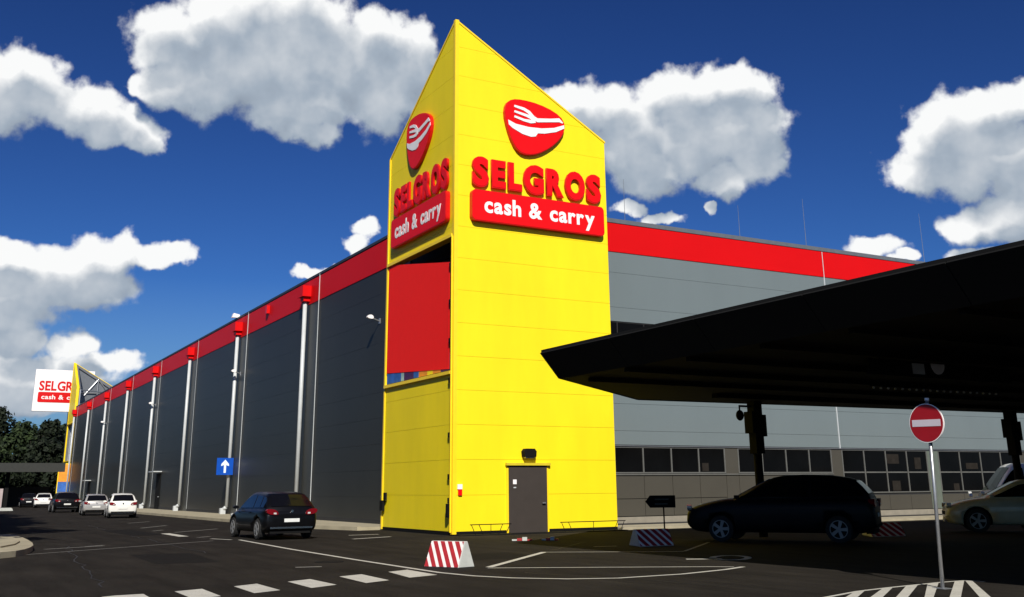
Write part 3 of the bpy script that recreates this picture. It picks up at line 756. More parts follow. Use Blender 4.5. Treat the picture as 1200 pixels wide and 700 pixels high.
obj('printed_strip', bm, mats_, t)

# low tube rails by the tower
def rail(x0, x1, label):
    t = thing('low_rail', label, 'rail', ((x0+x1)/2, -.45, 0), 0, 'low tube rails at the tower foot')
    h = (x1-x0)/2
    bm = bmesh.new(); tube(bm, (-h, 0, .36), (h, 0, .36), .016, 6); obj('top_tube', bm, 'steel_dk', t)
    for x in (-h+.05, -h+.35, 0, h-.35, h-.05):
        bm = bmesh.new(); tube(bm, (x, 0, .36), (x+(.18 if x < -.1 else -.18 if x > .1 else 0), 0, .0), .012, 6); obj('leg', bm, 'steel_dk', t)
rail(.45, 2.1, 'low dark tube rail left of the tower door')
rail(4.15, 7.05, 'low dark tube rail right of the tower door')

def tape(x, y, rz, label, s=1.0):
    t = thing('barrier_scrap', label, 'barrier scrap', (x, y, 0), rz, 'red and white scraps lying by the tower door')
    for i in range(4):
        a = -.4+i*.2
        obj('red_piece' if i % 2 else 'white_piece', B(a*s, (a+.19)*s, -.06+random.uniform(-.04, .04), .08+random.uniform(-.04, .04), .006, .05+.03*(i % 3)), 'red_paint' if i % 2 else 'concrete_lt', t)
p = G(612, 634); tape(p.x, p.y, -.5, 'red and white plastic scrap on the asphalt in front of the door', .8)
p = G(645, 633.5); tape(p.x, p.y, -.6, 'red and white plastic scrap on the asphalt right of the door', .65)

# ------------------------------------------------------------------ big black canopy
ZT, ZS = 4.88, 4.28
can = thing('parking_canopy', 'huge black parking canopy with slanted fascia on the right', 'canopy', (10, -15, 0))
O = Vector((10, -15, 0))
def cobj(name, bm, m, parent=None, **k):
    bmesh.ops.translate(bm, verts=bm.verts[:], vec=-O); return obj(name, bm, m, parent or can, **k)
Tc = (-3.2, -11.62); Bc = (-2.59, -11.5); Sc = (3.22, -6.86); XE = 46
# outer (top) outline and inner (soffit) outline
top = [(-3.1, -48), Tc, (2.95, -6.3), (XE+.6, -7.9)]; bot = [(-2.5, -48), Bc, Sc, (XE, -8.6)]
for i in range(3):
    bm = bmesh.new()
    (a, b), (c, d) = top[i], top[i+1]; (e, f), (g, h) = bot[i], bot[i+1]
    nrm = 12 if i == 0 else (4 if i == 1 else 14)
    for k in range(nrm):
        s0 = k/nrm; s1 = (k+1)/nrm-.0006
        q = [(a+(c-a)*s0, b+(d-b)*s0, ZT), (a+(c-a)*s1, b+(d-b)*s1, ZT), (e+(g-e)*s1, f+(h-f)*s1, ZS), (e+(g-e)*s0, f+(h-f)*s0, ZS)]
        A = [bm.verts.new(v) for v in q]; n_ = (Vector(q[1])-Vector(q[0])).cross(Vector(q[3])-Vector(q[0])).normalized()*.04
        Bv = [bm.verts.new(Vector(v)+n_) for v in q]
        bm.faces.new(A); bm.faces.new(Bv[::-1])
        for j in range(4): bm.faces.new((A[j], Bv[j], Bv[(j+1) % 4], A[(j+1) % 4]))
    cobj('fascia', bm, 'canopy')
bm = bmesh.new(); prism(bm, [(-3.1, -48), Tc, (2.95, -6.3), (XE+.6, -7.9), (XE+.6, -48)], lambda u, w, q: (u, w, q), ZT, ZT+.06); cobj('roof_deck', bm, 'canopy')
bm = bmesh.new(); prism(bm, [(-2.5, -48), Bc, Sc, (XE, -8.6), (XE, -48)], lambda u, w, q: (u, w, q), ZS, ZS+.03); cobj('soffit', bm, 'canopy2')
for i in range(16):       # ribs of the soffit
    y = -11.9-2.3*i
    cobj('soffit_rib', B(-2.4 if y < -12 else -1.9, XE-.2, y, y+.12, ZS-.10, ZS-.002), 'canopy2')
cobj('edge_gutter', B(4.2, XE-.2, -9.55, -9.3, ZS-.12, ZS-.002), 'canopy2')
for (x, y) in ((7.45, -7.55), (19.6, -8.3), (33, -8.9), (7.45, -30), (19.6, -30)):
    c = cobj('column', B(x-.17, x+.17, y-.17, y+.17, 2.6, ZS), 'steel_dk')
    bm = bmesh.new(); tube(bm, (x, y, 0), (x, y, 2.6), .14, 14); cobj('column_foot', bm, 'steel_dk', c, smooth=True)
    cobj('equipment_box', B(x-.30, x-.175, y-.2, y+.2, 3.25, 3.95), 'black', c)
    cobj('equipment_box', B(x+.175, x+.30, y-.2, y+.2, 3.15, 3.85), 'black', c)
t = thing('dome_camera', 'black dome camera hanging from a bracket on the nearer canopy column', 'camera', (7.28, -7.55, 4.0))
bm = bmesh.new(); tube(bm, (0, 0, .12), (-.48, 0, .12), .035, 6); tube(bm, (-.48, 0, .15), (-.48, 0, -.02), .03, 6); obj('bracket', bm, 'black', t)
bm = bmesh.new(); bmesh.ops.create_uvsphere(bm, u_segments=14, v_segments=10, radius=.13); bmesh.ops.scale(bm, verts=bm.verts[:], vec=(1, 1, 1.35)); bmesh.ops.translate(bm, verts=bm.verts[:], vec=(-.48, 0, -.18)); obj('dome', bm, 'black', t, smooth=True)
# sign gantry and bulb row under the canopy
t = thing('overhead_sign_board', 'dark board hung under the canopy with a white half disc on it', 'sign', (2.6, -18.1, 3.95), R_(2))
obj('board', B(-1.4, 3.6, 0, .06, -.02, .30), 'steel_dk', t)
obj('white_panel', B(.02, .42, -.02, -.002, .02, .26), 'pipe', t)
bm = bmesh.new(); prism(bm, [(.90+.24*math.cos(a), .28+.24*math.sin(a)) for a in [math.pi+i*math.pi/12 for i in range(13)]], lambda u, w, q: (u, -q, w), .004, .02); obj('half_disc', bm, 'white_sign', t)
obj('bottom_edge', B(-1.4, 3.6, -.03, .09, -.05, -.022), 'steel_dk', t)
for z in (.06, .14, .2): obj('text_line', B(1.95, 2.45, -.01, -.002, z, z+.035), 'steel_dk', t)
for x in (-1.0, 3.2): obj('hanger', B(x, x+.06, .01, .05, .31, .33), 'steel_dk', t)
t = thing('bulb_garland', 'row of small pale round caps along a rail under the canopy', 'garland', (6.1, -15.9, 3.9))
obj('rail', B(-2.4, 2.5, -.03, .03, .03, .07), 'steel_dk', t)
bm = bmesh.new(); bmesh.ops.create_icosphere(bm, subdivisions=1, radius=.035); c0 = obj('cap', bm, 'pipe', t); c0.location = (-2.3, 0, 0)
for i in range(1, 19):
    c = c0.copy(); COL.objects.link(c); c.parent = t; c.location = (-2.3+i*.258, 0, 0)

# ------------------------------------------------------------------ road signs, blocks
SP = Vector((-2.16, -22.16, 0))
t = thing('no_entry_sign', 'round red no entry sign with white bar on a grey pole', 'road sign', SP, 0)
t.rotation_euler = Vector((0, 0, 1)).rotation_difference(Vector((rr.x*.034, rr.y*.034, 1))).to_euler()
bm = bmesh.new(); tube(bm, (0, 0, 0), (0, 0, 2.93), .03, 12); obj('pole', bm, 'steel', t, smooth=True)
bm = bmesh.new(); tube(bm, (0, 0, 2.93), (0, 0, 2.97), .036, 10); obj('pole_cap', bm, 'white_sign', t)
obj('foot_plate', B(-.11, .11, -.11, .11, 0, .012), 'steel', t)
az = R_(264); nv = Vector((math.sin(az), math.cos(az), 0)); hv = Vector((-nv.y, nv.x, 0))
frs = lambda u, w, q: Vector((0, 0, 2.56))+hv*u+Vector((0, 0, w))+nv*(q+.045)
circ = lambda r: [(r*math.cos(i*math.pi/20), r*math.sin(i*math.pi/20)) for i in range(40)]
bm = bmesh.new(); prism(bm, circ(.315), frs, 0, .022); obj('disc_rim', bm, 'white_sign', t)
M['sign_red'] = mat('no_entry_red', (.30, .006, .012), rough=.45, var=.08)
M['sign_bar'] = mat('no_entry_bar', (.55, .50, .55), rough=.45, var=.05)
bm = bmesh.new(); prism(bm, circ(.302), frs, .022, .026); obj('disc', bm, 'sign_red', t)
bm = bmesh.new(); prism(bm, [(-.26, -.055), (.26, -.055), (.26, .055), (-.26, .055)], frs, .026, .030); obj('white_bar', bm, 'sign_bar', t)

t = thing('one_way_sign', 'square blue sign with a white upward arrow on a downpipe', 'road sign', (XW-.30, P0+DP, 3.08))
obj('plate', B(-.80, .26, -.33, -.29, -.53, .53), 'blue', t)
bm = bmesh.new(); prism(bm, [(-.34, -.40), (-.20, -.40), (-.20, .08), (-.02, .02), (-.02, .14), (-.27, .42), (-.52, .14), (-.52, .02), (-.34, .08)], lambda u, w, q: (u, -q, w), .332, .34); obj('arrow', bm, 'cyanw', t)
obj('clamp', B(.02, .14, -.289, -.10, -.06, .06), 'steel', t)

def wedge_block(A, Bp, Cp, H, label, flip=False, group='striped concrete barrier blocks', dark=False):
    """A-B striped long side on the ground, B-C plain end"""
    A, Bp, Cp = (Vector((p[0], p[1], 0)) for p in (A, Bp, Cp))
    t = thing('barrier_block', label, 'barrier block', (A+Cp)/2, 0, group)
    o = (A+Cp)/2; lv = Bp-A; wv = Cp-Bp
    up = Vector((0, 0, H))
    def P(a, b, h):   # a along length 0-1, b across 0-1, h height 0-1 with sloped sides
        ins = .012*h; insb = .40*h
        return A+lv*(ins+(1-2*ins)*a)+wv*(insb+(1-2*insb)*b)+up*h-o
    bm = bmesh.new()
    v = [bm.verts.new(P(a, b, h)) for h in (0, 1) for a, b in ((0, 0), (1, 0), (1, 1), (0, 1))]
    for f in ((0, 1, 5, 4), (1, 2, 6, 5), (2, 3, 7, 6), (3, 0, 4, 7), (4, 5, 6, 7), (3, 2, 1, 0)): bm.faces.new([v[i] for i in f])
    bmesh.ops.bevel(bm, geom=bm.edges[:], offset=.012, segments=1, affect='EDGES')
    obj('concrete_body', bm, 'concrete_lt', t)
    n = (P(0, 0, 1)-P(0, 0, 0)).cross(lv).normalized()
    if n.dot(wv) > 0: n = -n
    quad = [P(.01, 0, .02), P(.99, 0, .02), P(.99, 0, .985), P(.01, 0, .985)]
    for k in range(-3, 9):
        a0 = k/4.6+.02; a1 = a0+.125
        # slanted bands in (a, h), clipped to the face
        sl = -.385
        q = [(a0, .02), (a1, .02), (a1+sl, .985), (a0+sl, .985)] if not flip else [(a0-.4, .02), (a1-.4, .02), (a1-.4-sl, .985), (a0-.4-sl, .985)]
        q = clip(clip(q, 0, .99, True), 0, .01, False) if True else q
        if len(q) < 3: continue
        bm = bmesh.new(); prism(bm, q, lambda u, w, s: P(u, 0, w)+n*s, .008, .013); obj('red_stripe', bm, 'red_paint', t)
    bm = bmesh.new(); prism(bm, [(.012, .02), (.988, .02), (.988, .985), (.012, .985)], lambda u, w, s: P(u, 0, w)+n*s, .001, .008); obj('white_face', bm, 'white_paint', t)
    return t
wedge_block(G(497, 664.5), G(537, 666), G(556.5, 664.5), .52, 'red and white striped concrete barrier block on the sunny asphalt')
# the two blocks in the shade
wedge_block(G(790, 639.5), G(750, 641), G(737, 639), .44, 'shaded striped barrier block left of the dark car', flip=True)
wedge_block(G(1062, 628.5), G(1022, 629.5), G(1010, 627), .40, 'shaded barrier block behind the tail of the dark car', flip=True)
p = G(780, 618)
t = thing('direction_sign', 'black arrow shaped direction sign on a thin post pointing left', 'road sign', (p.x*.45+.55*1.9, p.y*.45-.55*9.6, 0), R_(-28))
bm = bmesh.new(); tube(bm, (0, .0, 0), (0, 0, 1.30), .025, 8); obj('post', bm, 'steel_dk', t)
bm = bmesh.new(); prism(bm, [(-.62, 1.10), (-.46, .90), (.40, .90), (.40, 1.30), (-.46, 1.30)], lambda u, w, q: (u, -q, w), .03, .055); obj('arrow_board', bm, 'black', t)
for i, z in enumerate((1.17, 1.02)): obj('text_line', B(-.30, .18-.05*i, -.058, -.056, z-.02, z+.025), 'grey_strip', t)

# ------------------------------------------------------------------ cars
def loft(bm, rings, cap=True):
    V = [[bm.verts.new(p) for p in r] for r in rings]; n = len(rings[0])
    for a, b in zip(V, V[1:]):
        for i in range(n):
            j = (i+1) % n; bm.faces.new((a[i], a[j], b[j], b[i]))
    if cap: bm.faces.new(V[0][::-1]); bm.faces.new(V[-1])

def apply_mods(o):
    dg = bpy.context.evaluated_depsgraph_get()
    me = bpy.data.meshes.new_from_object(o.evaluated_get(dg)); old = o.data
    nm = old.name; o.modifiers.clear(); o.data = me; me.name = nm
    return o

def interp(prof, x):
    for (a, b), (c, d) in zip(prof, prof[1:]):
        if a <= x <= c: return b+(d-b)*(x-a)/(c-a) if c > a else b
    return prof[0][1] if x < prof[0][0] else prof[-1][1]

def make_car(name, label, cat, loc, heading, paint, Ln=4.3, Wd=1.8, H=1.48, kind='hatch', plate=True, rack=False, group=None, detail=2, wr=None):
    """x forward, origin at the middle of the car on the ground; heading = angle of +x"""
    t = thing(name, label, cat, loc, heading, group)
    h = Ln/2; w = Wd/2; wr = wr or .215*H+.01
    xf, xr = h-.20*Ln, -h+.185*Ln              # axles
    zb = .12*H+.02
    if kind == 'hatch':
        topl = [(-h, .50*H), (-h+.04, .60*H), (-h+.10, .645*H), (-h+.5, .66*H), (0, .645*H), (h*.42, .635*H), (h*.70, .575*H), (h*.9, .50*H), (h-.02, .42*H), (h, .36*H)]
        gh = dict(xw=h*.46, xr=-h+.05, rf=h*.08, rr=-h+.58)
    elif kind == 'suv':
        topl = [(-h, .50*H), (-h+.04, .62*H), (-h+.12, .66*H), (-h+.5, .67*H), (0, .655*H), (h*.40, .655*H), (h*.60, .635*H), (h*.78, .59*H), (h*.91, .53*H), (h-.03, .46*H), (h, .38*H)]
        gh = dict(xw=h*.46, xr=-h+.10, rf=h*.02, rr=-h+.50)
    elif kind == 'saloon':
        topl = [(-h, .48*H), (-h+.05, .60*H), (-h+.2, .66*H), (-h*.6, .665*H), (0, .64*H), (h*.42, .635*H), (h*.72, .58*H), (h*.9, .50*H), (h-.02, .42*H), (h, .36*H)]
        gh = dict(xw=h*.44, xr=-h+.55, rf=h*.08, rr=-h+1.15)
    elif kind == 'van':
        topl = [(-h, .45*H), (-h+.05, .50*H), (0, .52*H), (h*.55, .52*H), (h*.8, .46*H), (h*.94, .40*H), (h, .28*H)]
        gh = dict(xw=h*.80, xr=-h+.02, rf=h*.45, rr=-h+.10)
    xs = [-h, -h+.03, -h+.12, -h+.35, xr-.15, xr+.3, -.1*h, .15*h, xf-.35, xf, h-.40, h-.16, h-.05, h]
    rings = []
    for x in xs:
        e = abs(x)/h; tp = .82 if e > .995 else (.92 if e > .97 else (.975 if e > .9 else 1.0))
        if x > 0: tp *= 1-.10*max(0, (x/h-.75))/.25
        ww = w*tp; zt = interp(topl, x); z0 = zb+(.10*H if e > .97 else (.03*H if e > .9 else 0))
        zm = zb+(zt-zb)*.5
        ring = [(0, z0), (ww*.82, z0), (ww*.95, z0+.04*H), (ww*.985, z0+.12*H), (ww, zm), (ww*.985, zt-.10*H), (ww*.93, zt-.03*H), (ww*.80, zt), (ww*.4, zt+.008*H), (0, zt+.012*H)]
        rings.append([(x, a, b) for a, b in ring]+[(x, -a, b) for a, b in ring[-2:0:-1]])
    bm = bmesh.new(); loft(bm, rings)
    body = obj('body', bm, [paint, 'black'], t, smooth=True)
    sb = body.modifiers.new('s', 'SUBSURF'); sb.levels = 1; sb.render_levels = 1
    cut = bmesh.new()
    for x in (xf, xr):
        for s in (-1, 1):
            tube(cut, (x, s*(w-.34), wr*1.02), (x, s*(w+.1), wr*1.02), wr*1.19, 20)
    bmesh.ops.recalc_face_normals(cut, faces=cut.faces[:])
    me = bpy.data.meshes.new('cut'); cut.to_mesh(me); me.materials.append(M['black']); cut.free()
    me.materials.append(M['black'])
    for p in me.polygons: p.material_index = 1
    co = bpy.data.objects.new('cut', me); COL.objects.link(co); co.matrix_world = Matrix.Identity(4)
    tm = t.matrix_world.copy()
    bo = body.modifiers.new('b', 'BOOLEAN'); bo.operation = 'DIFFERENCE'; bo.solver = 'MANIFOLD'; bo.object = co; bo.material_mode = 'INDEX'
    # evaluate while the body sits at the origin
    body.parent = None; bpy.context.view_layer.update()
    apply_mods(body); body.parent = t
    bpy.data.objects.remove(co)
    # greenhouse: body coloured shell with panes set slightly proud
    xw, xrr, rf, rr = gh['xw'], gh['xr'], gh['rf'], gh['rr']
    zq = lambda x: interp(topl, x)-.03*H
    wb, wt = w*.93, w*.70
    zr_ = H-.02
    roofz = [(rr-.02, .965*zr_), (rr+.3, .99*zr_), ((rf+rr)/2, zr_), (rf-.15, .985*zr_), (rf, .955*zr_)]
    st = []
    if kind == 'suv': roofz = [(rr-.02, .915*zr_), (rr+.3, .955*zr_), (rr+.75, .985*zr_), ((rf+rr)/2+.25, zr_), (rf-.25, .99*zr_), (rf, .965*zr_)]
    if kind == 'hatch': roofz = [(rr-.02, .945*zr_), (rr+.3, .97*zr_), (rr+.75, .99*zr_), ((rf+rr)/2+.25, zr_), (rf-.2, .985*zr_), (rf, .96*zr_)]
    rfz, rrz = roofz[-1][1], roofz[0][1]
    def ring_at(x, ztop, wtop, wbot, z0): return [(x, -wbot, z0), (x, -wtop-.02, ztop-.05*H), (x, -wtop*.86, ztop), (x, 0, ztop+.012*H), (x, wtop*.86, ztop), (x, wtop+.02, ztop-.05*H), (x, wbot, z0)]
    stations = [(xrr, zq(xrr)+.01*H+.02, wb*.90, wb*.94), (xrr+(rr-xrr)*.5, None, wb*.82, wb*.97)]
    rings = []
    def gz(x):
        if x <= rr: return zq(xrr)+.03*H+(rrz-zq(xrr)-.03*H)*max(0, (x-xrr)/(rr-xrr))**.75
        if x >= rf: return rfz+(zq(xw)+.03*H-rfz)*((x-rf)/(xw-rf))**1.12
        return interp(roofz, x)
    gx = [xrr, xrr+(rr-xrr)*.2, xrr+(rr-xrr)*.45, xrr+(rr-xrr)*.7, rr, rr+.25, rr+.6, (rf+rr)/2, (rf+rr)/2+.4, rf-.2, rf, rf+(xw-rf)*.35, rf+(xw-rf)*.7, xw]
    def gw(x):   # half width at the top edge of the shell
        z = gz(x); z0 = zq(max(min(x, xw), xrr)); f_ = max(0, min(1, (z-z0)/(zr_-z0))); return wb+(wt-wb)*f_
    for x in gx: rings.append(ring_at(x, gz(x), gw(x)*.985, wb*(.97 if abs(x) > h*.9 else 1), zq(x)-.04*H))
    bm = bmesh.new(); loft(bm, rings); obj('cabin', bm, paint, t, smooth=True)
    cm = t.children[-1].data; cm.set_sharp_from_angle(angle=R_(38))
    # side panes
    def side_y(x, z):
        z0 = zq(x)-.04*H; zt_ = gz(x)-.05*H; wt_ = gw(x)*.985+.02
        k = (z-z0)/(zt_-z0) if zt_ > z0 else 0; return wb+(wt_-wb)*k
    def lim(x): return gz(x)-.07*H
    segs = {'hatch': 3, 'suv': 3, 'saloon': 3, 'van': 1}[kind]
    xa, xb = xrr+.10*Ln*.6, xw-.05*Ln
    if kind == 'van': cuts = [(h*.30, h*.66)]
    else:
        mid = (rf+rr)/2+.10; q_ = rr+.12*Ln*.6
        cuts = [(mid+.045, xw-.22), (q_+.03, mid-.045), (xrr+.16, q_-.05)]
    for s in (-1, 1):
        for a, b in cuts:
            if b-a < .08: continue
            npt = 7; tp_ = []; bt = []
            for i in range(npt):
                x = a+(b-a)*i/(npt-1); z1 = lim(x); z0 = zq(x)+.035*H
                if z1-z0 < .02: z1 = z0+.02
                tp_.append((x, z1)); bt.append((x, z0))
            poly = bt+tp_[::-1]
            bm = bmesh.new(); prism(bm, poly, lambda u, v_, q: (u, s*(side_y(u, v_)+q), v_), -.004, .008); obj('side_window', bm, 'car_glass', t)
    # windscreen and rear window
    def endpane(name_, xA, xB, sgn, inset):
        bm = bmesh.new(); pts = []
        for k_, x in ((.10, xA), (.92, xB)):
            pass
        def P(f_, s, off):
            x = xA+(xB-xA)*f_; return Vector((x+sgn*off*.7, s*gw(x)*.985*.84, gz(x)+.006+off*.7))
        v = []
        for off in (0, .012):
            for f_ in (.12, .5, .90):
                for s in (-1, -.5, 0, .5, 1):
                    p_ = P(f_, s, off); p_.z += .012*H*(1-abs(s)); v.append(bm.verts.new(p_))
        for o_ in (0, 15):
            for i in range(2):
                for j in range(4):
                    a_ = o_+i*5+j; bm.faces.new((v[a_], v[a_+1], v[a_+6], v[a_+5]))
        rim_ = [0, 1, 2, 3, 4, 9, 14, 13, 12, 11, 10, 5]
        for i in range(12):
            a_, b_ = rim_[i], rim_[(i+1) % 12]; bm.faces.new((v[a_], v[b_], v[b_+15], v[a_+15]))
        obj(name_, bm, 'car_glass', t)
    endpane('windscreen', xw, rf, 1, .1)
    if kind != 'van': endpane('rear_window', xrr, rr, -1, .1)
    # wheels
    for x in (xf, xr):
        for s in (-1, 1):
            bm = bmesh.new(); tube(bm, (x, s*(w-.22), wr), (x, s*(w-.015), wr), wr, 22)
            bmesh.ops.bevel(bm, geom=[e for e in bm.edges if abs(e.verts[0].co.y-e.verts[1].co.y) < 1e-4], offset=.03, segments=2, affect='EDGES')
            wh = obj('wheel', bm, 'tyre', t)
            bm = bmesh.new(); tube(bm, (x, s*(w-.05), wr), (x, s*(w-.012), wr), wr*.66, 20); 
            obj('rim_disc', bm, 'steel_dk', wh)
            bm = bmesh.new()
            for k in range(5):
                a = k*2*math.pi/5+.3; c_, s_ = math.cos(a), math.sin(a)
                q = [(-.035, .02), (.035, .02), (.05, wr*.64), (-.05, wr*.64)]
                prism(bm, [(u*c_-v_*s_, u*s_+v_*c_) for u, v_ in q], lambda u, v_, q_: (x+u, s*(w-.01+q_), wr+v_), 0, .014)
            tube(bm, (x, s*(w-.01), wr), (x, s*(w+.008), wr), .06, 10)
            for k in range(20):
                a = k*math.pi/10; b = a+math.pi/10
                prism(bm, [(wr*.62*math.cos(a), wr*.62*math.sin(a)), (wr*.68*math.cos(a), wr*.68*math.sin(a)), (wr*.68*math.cos(b), wr*.68*math.sin(b)), (wr*.62*math.cos(b), wr*.62*math.sin(b))], lambda u, v_, q_: (x+u, s*(w-.011+q_), wr+v_), 0, .012)
            obj('rim', bm, 'rim', wh)
    # lights, plates, trims
    zl = .58*H
    for s in (-1, 1):
        bm = bmesh.new()
        prism(bm, smooth_poly([(.50*w, zl-.075*H), (.90*w, zl-.05*H), (.955*w, zl+.05*H), (.70*w, zl+.055*H), (.52*w, zl+.0*H)], 1), lambda u, v_, q: (-h+q, s*u, v_), -.015 if kind != 'van' else -.02, .16)
        tl = obj('tail_light', bm, 'taillight', t)
        bm = bmesh.new(); prism(bm, [(.58*w, zl-.055*H), (.68*w, zl-.05*H), (.68*w, zl-.02*H), (.58*w, zl-.02*H)], lambda u, v_, q: (-h+q, s*u, v_), -.022, -.016); obj('reverse_lamp', bm, 'headlight', tl)
        bm = bmesh.new(); zh = .46*H if kind != 'suv' else .50*H
        prism(bm, smooth_poly([(.50*w, zh-.05*H), (.86*w, zh-.02*H), (.86*w, zh+.06*H), (.60*w, zh+.03*H)], 1), lambda u, v_, q: (h+q-(u/w)**2*.12, s*u, v_), -.12, .015); obj('headlight', bm, 'headlight', t)
        bm = bmesh.new(); xm = xw-.16
        prism(bm, smooth_poly([(w*.94, zq(xm)+.03), (w*.94+.20, zq(xm)+.02), (w*.94+.21, zq(xm)+.13), (w*.94+.04, zq(xm)+.14)], 1), lambda u, v_, q: (xm+q, s*u, v_), -.06, .06); obj('wing_mirror', bm, paint, t)
        if kind in ('hatch', 'suv', 'saloon'):
            for x in (.33*h-.02, -.10*h-.35): obj('door_handle', B(x-.08, x+.08, s*(w*.985)-.012, s*(w*.985)+.022, .545*H, .565*H), paint, t)
    zp = .40*H if kind != 'van' else .3*H
    obj('number_plate', B(-h-.025, -h-.005, -.26, .26, zp-.055, zp+.055), 'plate', t)
    obj('front_number_plate', B(h+.004, h+.02, -.26, .26, .20*H, .20*H+.11), 'plate', t)
    obj('grille', B(h-.05, h+.006, -.45, .45, .33*H, .40*H), 'black', t)
    obj('bumper_trim', B(-h-.006, -h+.1, -.78*w, .78*w, zb+.10*H, zb+.135*H), 'chrome' if kind == 'hatch' and 'black' in paint else 'black', t)
    obj('lower_valance', B(-h+.10, -h+.3, -.74*w, .74*w, zb+.0, zb+.07*H), 'black', t)
    bm = bmesh.new(); tube(bm, (-h-.016, 0, .585*H), (-h+.02, 0, .585*H), .045, 12); obj('badge', bm, 'chrome', t)
    if rack:
        for s in (-1, 1):
            bm = bmesh.new(); tube(bm, (rr+.1, s*wt*.86, H+.01), (rf-.15, s*wt*.86, H+.01), .018, 6); obj('roof_rail', bm, 'steel_dk', t)
    return t

def rear_at(u, v, hd, Ln):
    p = G(u, v); return (p.x+math.cos(R_(hd))*Ln/2, p.y+math.sin(R_(hd))*Ln/2)
CARS = [
 ('black_hatchback', 'shiny black hatchback with red tail lights beside the downpipes', (-5.62, 3.05), 91.5, 'car_black', dict(Ln=4.55, Wd=1.86, H=1.56)),
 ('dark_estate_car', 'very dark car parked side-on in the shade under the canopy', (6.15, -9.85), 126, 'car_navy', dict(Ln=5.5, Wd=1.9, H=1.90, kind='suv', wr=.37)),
 ('beige_crossover', 'beige gold crossover at the right picture edge, nose to the left', (16.35, -10.5), 134, 'car_gold', dict(Ln=4.9, Wd=1.85, H=1.74, kind='suv')),
 ('white_hatchback', 'white hatchback seen from behind, nearest of the row by the grey wall', rear_at(143, 607.5, 85, 4), 85, 'car_white', dict(Ln=4.0, Wd=1.72, H=1.5)),
 ('silver_hatchback', 'silver car with red tail lights half hidden by the white hatchback', rear_at(112, 604.5, 86, 4.2), 86, 'car_silver', dict(Ln=4.2, Wd=1.75, H=1.45)),
 ('dark_hatchback', 'dark car with a white number plate beyond the silver car', rear_at(78, 600.8, 90, 4.4), 90, 'car_black', dict(Ln=4.4, Wd=2.0, H=1.6)),
 ('white_car', 'small white car beyond the dark car in the far shade', rear_at(50, 595.5, 84, 4.2), 84, 'car_white', dict(Ln=4.2, Wd=1.8, H=1.5)),
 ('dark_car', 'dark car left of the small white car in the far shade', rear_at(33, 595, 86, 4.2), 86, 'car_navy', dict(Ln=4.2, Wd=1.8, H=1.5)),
]
for nm, lb, (x, y), hd, pt, kw in CARS: make_car(nm, lb, 'car', (x, y, 0), R_(hd), pt, **kw)
make_car('white_van', 'white van with sloping windscreen behind the beige crossover', 'van', (26.2, -4.5, 0), R_(146), 'car_white', Ln=5.6, Wd=2.0, H=2.45, kind='van', wr=.34)

# ------------------------------------------------------------------ far left: pylon sign, far canopy, trees
t = thing('pylon_sign', 'big square white SELGROS cash & carry sign on a post behind the far tower', 'sign', (.6, 135, 0))
for x in (1.15, 1.95): obj('post', B(x-.22, x+.22, -.3, .3, 0, 13.1), 'grey_strip', t)
obj('board', B(-4.1, 4.1, -.4, .4, 13.1, 19.2), 'white_sign', t)
fw = lambda u, w_, q: (u, -q, w_)
lettering('SELGROS', t, fw, -3.45, 3.45, 16.1, 17.55, .401, .44, 'red_side', .03, .06)
bm = bmesh.new(); prism(bm, rrect(-3.5, 3.5, 14.4, 15.9, .2), fw, .401, .45); obj('slogan_panel', bm, 'red_side', t)
lettering('cash & carry', t, fw, -3.0, 3.0, 14.85, 15.5, .451, .47, 'white_sign', .02, .06)
t = thing('advert_panel', 'orange and blue printed panel at the foot of the distant tower', 'poster', (1.3, 121.0, 0))
obj('orange_print', B(-1.6, .5, -.06, 0, 2.9, 5.2), 'orange', t); obj('blue_print', B(-1.6, .1, -.06, 0, 1.6, 2.88), 'poster_blue', t); obj('pale_print', B(-1.6, .5, -.06, 0, .3, 1.58), 'poster_cyan', t)
obj('panel_frame', B(-1.7, .6, .002, .08, .1, 5.3), 'yellow_trim', t)
t = thing('far_canopy', 'distant flat grey parking canopy in front of the trees', 'canopy', (-18, 96, 0))
obj('roof_fascia', B(-20, 15.6, -1, -.9, 3.75, 4.72), 'grey_strip', t); obj('roof_deck', B(-20, 15.5, -.89, 9, 4.4, 4.66), 'canopy', t)
for x in (-14, -6, 2, 10): obj('column', B(x-.2, x+.2, 1, 1.4, 0, 4.4), 'steel_dk', t)
t = thing('trolley_shelter', 'dark low wall with pale openings under the far canopy', 'shelter', (-14, 103, 0))
obj('back_wall', B(-24, 11, 0, .2, 0, 2.2), 'interior', t)
for x in (-1.0, 3.0, 4.0): obj('pale_panel', B(x, x+1.1, -.05, -.01, 2.3, 2.9), 'white_sign', t)
t = thing('storage_container', 'weathered pinkish grey container at the left edge in the shade', 'container', (-10.4, 84, 0))
obj('box', B(-1.15, 1.2, -1, 1.5, .15, 1.95), 'pink_box', t)
for x in (-.6, .1, .7): obj('door_bar', B(x, x+.05, -1.05, -1.0, .2, 1.9), 'steel_dk', t)
for i in range(2):
    bm = bmesh.new(); prism(bm, [(-.6, 0), (.6, 0), (.5, .22), (-.5, .22)], lambda u, w_, q: (u, q, w_), -.2, .2)
    o = obj('kerb_stone', bm, 'concrete_lt'); o.location = (-9.5+.15*i, 72+3.2*i, 0); tag(o, ('nearer' if i == 0 else 'farther')+' pale concrete stone before the pinkish container', 'kerb stone', 'pale stones by the container')

